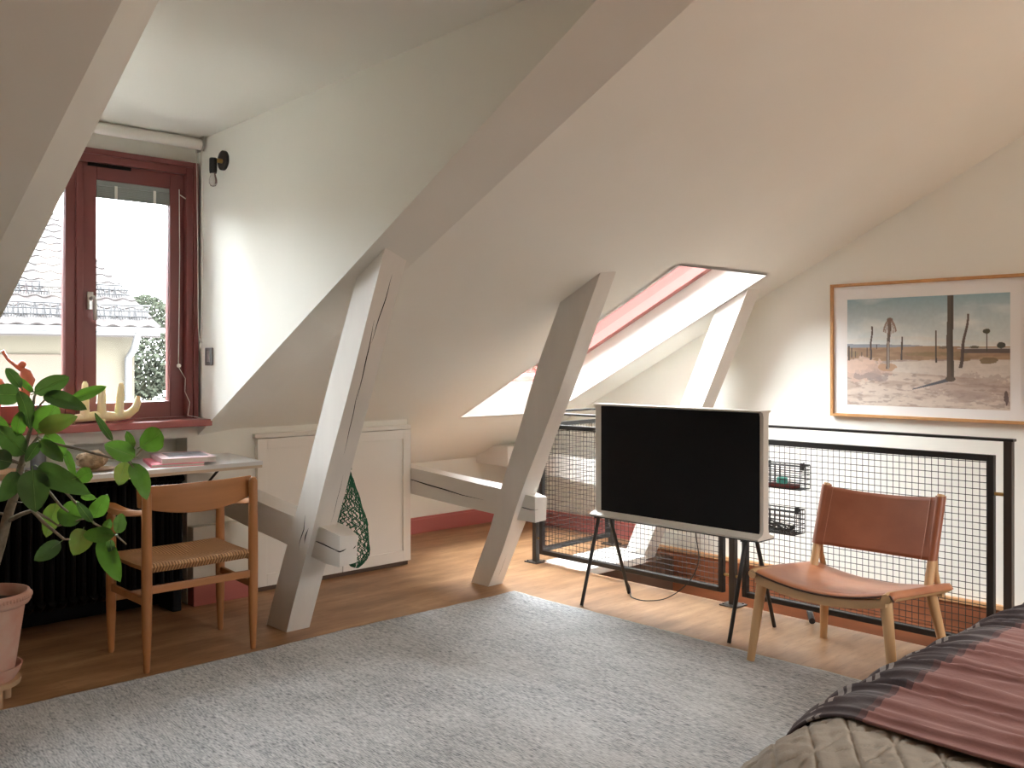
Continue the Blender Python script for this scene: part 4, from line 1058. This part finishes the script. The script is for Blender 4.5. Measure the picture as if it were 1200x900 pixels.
# ------------------------------------------------------------------ picture on the gable wall
pf = root('framed_picture', (XG, 2.33, 1.0), 'large oak framed desert photograph with white mount on the gable wall', 'picture')
PY0, PY1, PZ0, PZ1 = 1.76, 2.90, .995, 1.806
b = B(); w = .018
for (a0, a1, c0, c1) in ((PY0, PY0+w, PZ0, PZ1), (PY1-w, PY1, PZ0, PZ1), (PY0+w, PY1-w, PZ1-w, PZ1), (PY0+w, PY1-w, PZ0, PZ0+w)):
    b.box(XG-.032, XG-.001, a0, a1, c0, c1, bevel=.002)
b.build('frame', M['frameoak'], pf)
B().box(XG-.016, XG-.002, PY0+w, PY1-w, PZ0+w, PZ1-w).build('mount', M['mount'], pf)
iw, ih = 330, 216
def paint_print():
    yy, xx = np.mgrid[0:ih, 0:iw]; x = xx/(iw-1); y = yy/(ih-1)      # y from top
    rs = np.random.RandomState(3)
    def fbm(sx, sy, o=5, seed=0):
        r = np.random.RandomState(seed); out = np.zeros((ih, iw)); amp = 1; tot = 0
        for k in range(o):
            gx, gy = int(sx*2**k)+2, int(sy*2**k)+2; g = r.rand(gy, gx)
            fx = x*(gx-1); fy = y*(gy-1); ix = np.minimum(fx.astype(int), gx-2); iy = np.minimum(fy.astype(int), gy-2)
            tx = fx-ix; ty = fy-iy; tx = tx*tx*(3-2*tx); ty = ty*ty*(3-2*ty)
            out += amp*(g[iy, ix]*(1-tx)*(1-ty)+g[iy, ix+1]*tx*(1-ty)+g[iy+1, ix]*(1-tx)*ty+g[iy+1, ix+1]*tx*ty); tot += amp; amp *= .5
        return out/tot
    C = np.zeros((ih, iw, 3))
    def lay(mask, col):
        m = np.clip(mask, 0, 1)[..., None]; C[:] = C*(1-m)+np.array(col)*m
    t = np.clip(y/.46, 0, 1)[..., None]**.8
    C[:] = np.array((.22, .34, .39))*(1-t)+np.array((.60, .64, .63))*t
    cl = fbm(3, 7, 5, 1); lay((cl-.46)*4*(.4+.6*(y/.46)), (.66, .68, .66))
    lay(np.clip((.02-abs(y-.40+.03*np.sin(x*5)))*40, 0, .35), (.62, .60, .55))
    # hills
    hz = .455
    hill = hz-.030*np.clip(1-x/.5, 0, 1)**.4-.006*fbm(9, 2, 3, 2)
    lay(((y > hill) & (x < .52))*.9, (.22, .25, .30))
    # ground
    g = fbm(7, 22, 6, 5); g2 = fbm(22, 60, 4, 6)
    gnd = y > hz+.005*np.sin(x*9)
    lay(gnd*1., (.36, .245, .155))
    lay(gnd*np.clip((g-.5)*5, 0, .8), (.26, .17, .11))
    flat = (y > .57+.05*np.clip(.4-x, 0, 1)+.02*(fbm(8, 2, 3, 9)-.5))
    lay(flat*1., (.53, .455, .39)); lay(flat*np.clip((g-.46)*4.5, 0, .75), (.37, .285, .235)); lay(flat*np.clip((g2-.56)*5, 0, .6), (.25, .19, .165))
    road = (y > .60-.03*x) & (y < .68+.10*(x-.3)) & (x > .3)
    lay(road*.75, (.57, .52, .465))
    # bushes
    def blob(cx, cy, rx, ry, col, a=1, rough=.5, seed=1):
        n = fbm(30, 30, 3, seed)
        lay(((((x-cx)/rx)**2+((y-cy)/ry)**2)+(n-.5)*rough*2 < 1)*a, col)
    blob(.09, .665, .20, .115, (.50, .37, .30), .9, .8, 11); blob(.15, .715, .13, .05, (.27, .22, .21), .7, 1.1, 12); blob(.06, .63, .14, .07, (.60, .45, .37), .6, 1.2, 13); blob(.19, .66, .06, .05, (.44, .32, .27), .5, 1.4, 19)
    blob(.27, .64, .06, .035, (.42, .27, .17), .9, .6, 14); blob(.88, .578, .055, .028, (.19, .14, .08), .95, .7, 15); blob(.74, .568, .04, .02, (.24, .16, .09), .9, .7, 16)
    blob(.80, .81, .25, .12, (.33, .25, .215), .5, 1.2, 17)
    for cx, w_ in ((.03, .05), (.55, .12), (.47, .08), (.64, .05), (.70, .07)): blob(cx, .52, w_, .02, (.25, .19, .11), .7, 1, int(cx*100))
    # far buildings and trees
    lay(((x > .73) & (y > .475) & (y < .515))*.9, (.10, .085, .085)); lay(((x > .70) & (y > .468) & (y < .477))*.8, (.52, .50, .48))
    blob(.95, .447, .022, .03, (.06, .065, .05), 1, .9, 21); blob(.80, .462, .03, .012, (.09, .09, .06), .9, .9, 22); blob(.62, .463, .03, .012, (.12, .12, .09), .7, .9, 23)
    # posts, trunks
    def trunk(x0, x1, y0, y1, w0, w1, col, wav=.0):
        f = np.clip((y-y0)/(y1-y0), 0, 1); cx = x0+(x1-x0)*f+wav*np.sin(f*9); w_ = w0+(w1-w0)*f
        lay(((y > y0) & (y < y1) & (abs(x-cx) < w_))*1., col)
        lay(((y > y0) & (y < y1) & (abs(x-cx-w_*.5) < w_*.35))*.5, tuple(c*.5 for c in col))
    for (cx, t0, b0, w_) in ((.012, .44, .58, .006), (.03, .46, .55, .004), (.055, .49, .55, .003), (.135, .46, .545, .003), (.10, .50, .54, .003), (.2, .43, .47, .003)):
        trunk(cx, cx, t0, b0, w_, w_, (.11, .085, .075))
    trunk(.168, .158, .26, .575, .005, .007, (.10, .08, .075), .003)
    trunk(.283, .270, .20, .66, .010, .011, (.13, .105, .09), .002)
    lay(((y > .40) & (y < .66) & (abs(x-.275) < .006))*.5, (.45, .40, .34))
    # hanging fronds
    for k in range(-6, 7):
        ph = k/6; cx = .285+.042*np.sin(ph*1.5)*np.sin(np.clip((y-.17)/.18, 0, 1)*PI*.62)
        lay(((y > .18+.02*abs(ph)) & (y < .34-.03*abs(ph)) & (abs(x-cx) < .0022))*.85, (.22, .14, .11))
    lay((((x-.285)/.02)**2+((y-.20)/.018)**2 < 1)*.8, (.16, .11, .09))
    trunk(.365, .360, .36, .575, .005, .006, (.10, .08, .07)); trunk(.574, .576, .31, .60, .004, .005, (.09, .075, .065))
    trunk(.765, .718, .17, .645, .006, .011, (.10, .075, .065), .004)
    trunk(.870, .870, .33, .50, .003, .003, (.09, .08, .07)); blob(.87, .325, .018, .022, (.06, .065, .05), 1, .8, 31)
    # shadow of the big trunk and the trunk
    f = np.clip((.66-x)/.23, 0, 1); sy = .745+.095*f
    lay(((x > .43) & (x < .68) & (abs(y-sy) < .017*(1-f*.75)))*.95, (.07, .08, .10))
    trunk(.660, .659, 0., .745, .018, .021, (.095, .078, .062), .002)
    blob(.66, .74, .03, .022, (.095, .075, .06), 1, .5, 40); blob(.98, .90, .012, .06, (.09, .06, .06), .9, .9, 41)
    C = np.clip(C*1.22, 0, .85); C *= (.94+.12*fbm(60, 40, 3, 50))[..., None]
    return C
pic = paint_print()
def pr_fn(u, v): return (XG-.0168, 2.794-(2.794-1.862)*u, 1.708-(1.708-1.068)*v)
pr = grid(iw, ih, pr_fn, 'photograph_print', M['print'], pf, False)
ca = pr.data.color_attributes.new('col', 'FLOAT_COLOR', 'POINT')
ca.data.foreach_set('color', np.concatenate([pic, np.ones((ih, iw, 1))], axis=2).astype(np.float32).ravel())

# ------------------------------------------------------------------ bed
bd_ = root('bed', (2.8, .1, 0), 'bed with a rounded taupe quilt at the lower right', 'bed')
BX0, BX1, BY0, BY1, BT = 1.52, 3.95, -.78, 1.14, .585
B().box(BX0+.1, BX1-.05, BY0+.1, BY1-.1, .24, .55, bevel=.06, seg=4).build('mattress', M['mattress'], bd_)
B().box(BX0+.14, BX1-.08, BY0+.14, BY1-.14, .10, .24, bevel=.01).build('bed_base', M['darkwood'], bd_)
for x in (BX0+.2, BX1-.15):
    for y in (BY0+.2, BY1-.22): B().tube([(x, y, .016), (x, y, .11)], .025, 12).build('leg', M['darkwood'], bd_, True)
def drape(a, c, r, ztop, infl=0, zmin=.03, x0=BX0, x1=BX1, y0=BY0, y1=BY1):
    """fold the flat cloth point (a, c) over a rounded box; returns point and normal"""
    ix0, ix1, iy0, iy1 = x0+r, x1-r, y0+r, y1-r
    px = min(max(a, ix0), ix1); py = min(max(c, iy0), iy1)
    e = Vector((a-px, c-py, 0)); L = e.length
    if L < 1e-9: return Vector((px, py, ztop)), Vector((0, 0, 1))
    d = e/L
    if L < r*PI/2:
        th = L/r; p = Vector((px, py, ztop-r))+d*r*math.sin(th)+Vector((0, 0, r*math.cos(th))); n = d*math.sin(th)+Vector((0, 0, math.cos(th)))
    else:
        z = max(ztop-r-(L-r*PI/2), zmin)
        p = Vector((px, py, 0))+d*(r+.05*(L-r*PI/2)); p.z = z; n = d.copy()
    return p, n
def groove(t, w):
    f = abs((t % 1.0)-.5)*2       # 1 on the seam
    return max(0, (f-(1-w))/w)
def quilt_fn(u, v):
    a = BX0-.30+(BX1-BX0+.35)*u; c = BY0-.20+(BY1-BY0+.58)*v
    r = .20
    p, n = drape(a, c, r, BT+.02*noise.noise(Vector((a*1.6, c*1.6, 0))))
    s = .078
    q1 = (a*.55+c*.835)/s; q2 = (a*.55-c*.835)/s; q3 = c*.835/s
    g = max(groove(q1, .14), groove(q2, .14), .8*groove(q3, .10))
    puff = (abs(math.sin(PI*(q1+.5)))*abs(math.sin(PI*(q2+.5))))**.5
    h = .005*puff-.007*g+.006*noise.noise(Vector((a*9, c*9, 2)))+.003*noise.noise(Vector((a*40, c*10, 7)))
    h += .010*noise.noise(Vector((a*3.5, c*3.5, 5)))
    return p+n*h
grid(520, 480, quilt_fn, 'quilt', M['quilt'], bd_, True)
bk_ = root('blanket', (2.9, .6, BT), 'dusty pink linen blanket with dark striped border spread across the bed', 'blanket')
BL0 = 1.885
def bl_ac(u, v):
    c = -.55+(BY1+.36+.55)*v
    a = BL0+.05*(1.0-c)*.25+.012*math.sin(c*7)+(BX1-.05-BL0)*u
    return a, c
def blanket_fn(u, v):
    a, c = bl_ac(u, v); r = .20
    p, n = drape(a, c, r, BT+.02*noise.noise(Vector((a*1.6, c*1.6, 0))))
    wob = a+.05*noise.noise(Vector((c*2.0, a*.6, 1)))+.03*(c-1)
    f = noise.noise(Vector((wob*9, c*.7, 3)))
    f2 = noise.noise(Vector((wob*21, c*1.6, 8)))
    ridge = max(0, f)**1.2
    f3 = 1-abs(noise.noise(Vector((wob*13+5, c*1.1, 6))))*3.2
    h = .020+.030*ridge+.010*f2+.016*max(0, f3)**2+.004*noise.noise(Vector((a*50, c*12, 4)))
    em = min(1, u/.03); h = .014+(h-.014)*(.25+.75*em)
    side = max(0, c-(BY1-.12)); h *= 1-.3*min(1, side/.2)
    return p+n*h
blk = grid(400, 280, blanket_fn, 'cloth', M['blanket'], bk_, True, uvfn=lambda u, v: (bl_ac(u, v)[0], 1.062-bl_ac(u, v)[1]), thick=.006)

# ------------------------------------------------------------------ outside
b = B(); b.box(-60, 60, 6, 90, -6.2, -6); struct(b, 'ground', M['ground'], 'courtyard ground outside')
hs = root('house', (0, 17, -6), 'pale yellow house with red tiled roof seen through the window', 'house')
HX = 5.6; HY = 14.0
b = B(); b.box(-12, HX, HY, HY+10, -6, 1.75); b.prism([(HY, 1.75), (HY+10, 1.75), (HY+5, 4.1)], 0, -12, HX-.01); b.build('wall', M['yellowwall'], hs)
B().box(2.1, 4.57, HY-.06, HY+.02, -1.2, 1.41, bevel=.02).build('wall_panel', mat('ochre_render', (.033, .0235, .0155), .9), hs)
def zro(y): return 1.77+.47*(y-13.6)
b = B(); b.hexa([(-12, 13.6, zro(13.6)-.12), (5.82, 13.6, zro(13.6)-.12), (5.82, 19, zro(19)-.12), (-12, 19, zro(19)-.12),
                 (-12, 13.6, zro(13.6)), (5.82, 13.6, zro(13.6)), (5.82, 19, zro(19)), (-12, 19, zro(19))])
b.hexa([(-12, 19, zro(19)-.12), (5.82, 19, zro(19)-.12), (5.82, 24.4, zro(13.6)-.12), (-12, 24.4, zro(13.6)-.12),
        (-12, 19, zro(19)), (5.82, 19, zro(19)), (5.82, 24.4, zro(13.6)), (-12, 24.4, zro(13.6))])
rf = b.build('roof', M['rooftile'], hs)
tn = Vector((0, -.47, 1)).normalized(); tu = Vector((0, 1, .47)).normalized()
def tile_mesh(b, x, i):
    o = Vector((x, 13.6, zro(13.6)))+tu*(i*.34)
    for k in range(6):
        pass
    pr_ = []
    for k in range(7):
        t = k/6; pr_.append((x+.25*t, .03+.018*math.sin(t*2*PI)))
    A = [o+Vector((q[0]-x, 0, 0))+tn*(q[1]+.022) for q in pr_]; C = [o+tu*.38+Vector((q[0]-x, 0, 0))+tn*q[1] for q in pr_]
    vA = [b.bm.verts.new(p) for p in A]; vC = [b.bm.verts.new(p) for p in C]; vD = [b.bm.verts.new(p-tn*.03) for p in A]
    for k in range(6):
        b.bm.faces.new((vA[k], vA[k+1], vC[k+1], vC[k])); b.bm.faces.new((vD[k], vD[k+1], vA[k+1], vA[k]))
b = B(); tile_mesh(b, 0, 0); t0 = b.build('tile', M['rooftile'], rf, True)
t0.location = (HX-.03, 0, 0)
for i in range(17):
    for k in range(16):
        if i == 0 and k == 0: continue
        c = t0.copy(); COL.objects.link(c); c.location = Vector((HX-.03-.25*k, 0, 0))+tu*(.34*i)
b = B()
for i in range(17):
    for k in range(16, 42): tile_mesh(b, HX-.03-.25*k, i)
o = b.build('tiles', M['rooftile'], rf, True); o['kind'] = 'stuff'
b = B(); b.tube([(-12, 13.53, 1.755), (5.85, 13.53, 1.755)], .038, 10); b.build('gutter', M['gutter'], hs, True)
B().box(-12, 5.80, 13.56, 13.62, 1.68, 1.76).build('fascia', M['gutter'], hs)
b = B(); b.tube([(5.48, 13.55, 1.75), (5.48, 13.7, 1.5), (5.48, 13.93, 1.35), (5.48, 13.93, -5.9)], .05, 10); b.build('drainpipe', M['gutter'], hs, True)
def snow(yo, h):
    b = B(); o = Vector((0, 13.6, zro(13.6)))+tu*yo+tn*.09
    for k in range(3): 
        q = o+Vector((0, 0, h*k/2)); b.tube([(-6, q.y, q.z), (5.75, q.y, q.z)], .012, 4)
    rr = random.Random(2)
    for i in range(340):
        x = -6+i*.0345
        b.tube([(x, o.y, o.z-.05), (x+rr.uniform(-.05, .05), o.y, o.z+h*rr.uniform(.7, 1))], .009, 4)
    b.build('snow_guard', M['snowguard'], hs)
snow(.25, .16); snow(1.1, .14)
# tree
tr = root('tree', (8.4, 20, -6), 'hazy green tree right of the yellow house outside the window', 'tree')
B().tube([(8.4, 20, -6), (8.5, 20, -2), (8.3, 20, .5)], [.22, .16, .08], 8).build('trunk', M['bark'], tr, True)
rr = random.Random(11); V = []; F = []
for i in range(30000):
    th = rr.uniform(0, 2*PI); ph = math.acos(rr.uniform(-1, 1)); k = rr.uniform(.9, 1)
    cx, cy, cz, rx, rz = rr.choice(((8.5, 20, .3, 1.7, 2.0), (9.4, 20.5, -.8, 1.8, 2.3), (7.7, 20, -2.0, 1.9, 2.6), (8.2, 20, 1.6, .8, 1.1)))
    c = Vector((cx+rx*k*math.sin(ph)*math.cos(th), cy+rx*k*math.sin(ph)*math.sin(th), cz+rz*k*math.cos(ph)))
    d = Vector((rr.uniform(-1, 1), rr.uniform(-1, 1), rr.uniform(-1, 1))).normalized(); e_ = d.orthogonal().normalized(); s = .06
    n0 = len(V); V += [tuple(c-d*s), tuple(c+e_*s*.5), tuple(c+d*s), tuple(c-e_*s*.5)]; F.append((n0, n0+1, n0+2, n0+3))
off = OFF[tr.name]
me = bpy.data.meshes.new('foliage'); me.from_pydata([tuple(Vector(v)-off) for v in V], [], F); me.materials.append(M['tree'])
o = newobj('foliage', me, tr, off); o['kind'] = 'stuff'
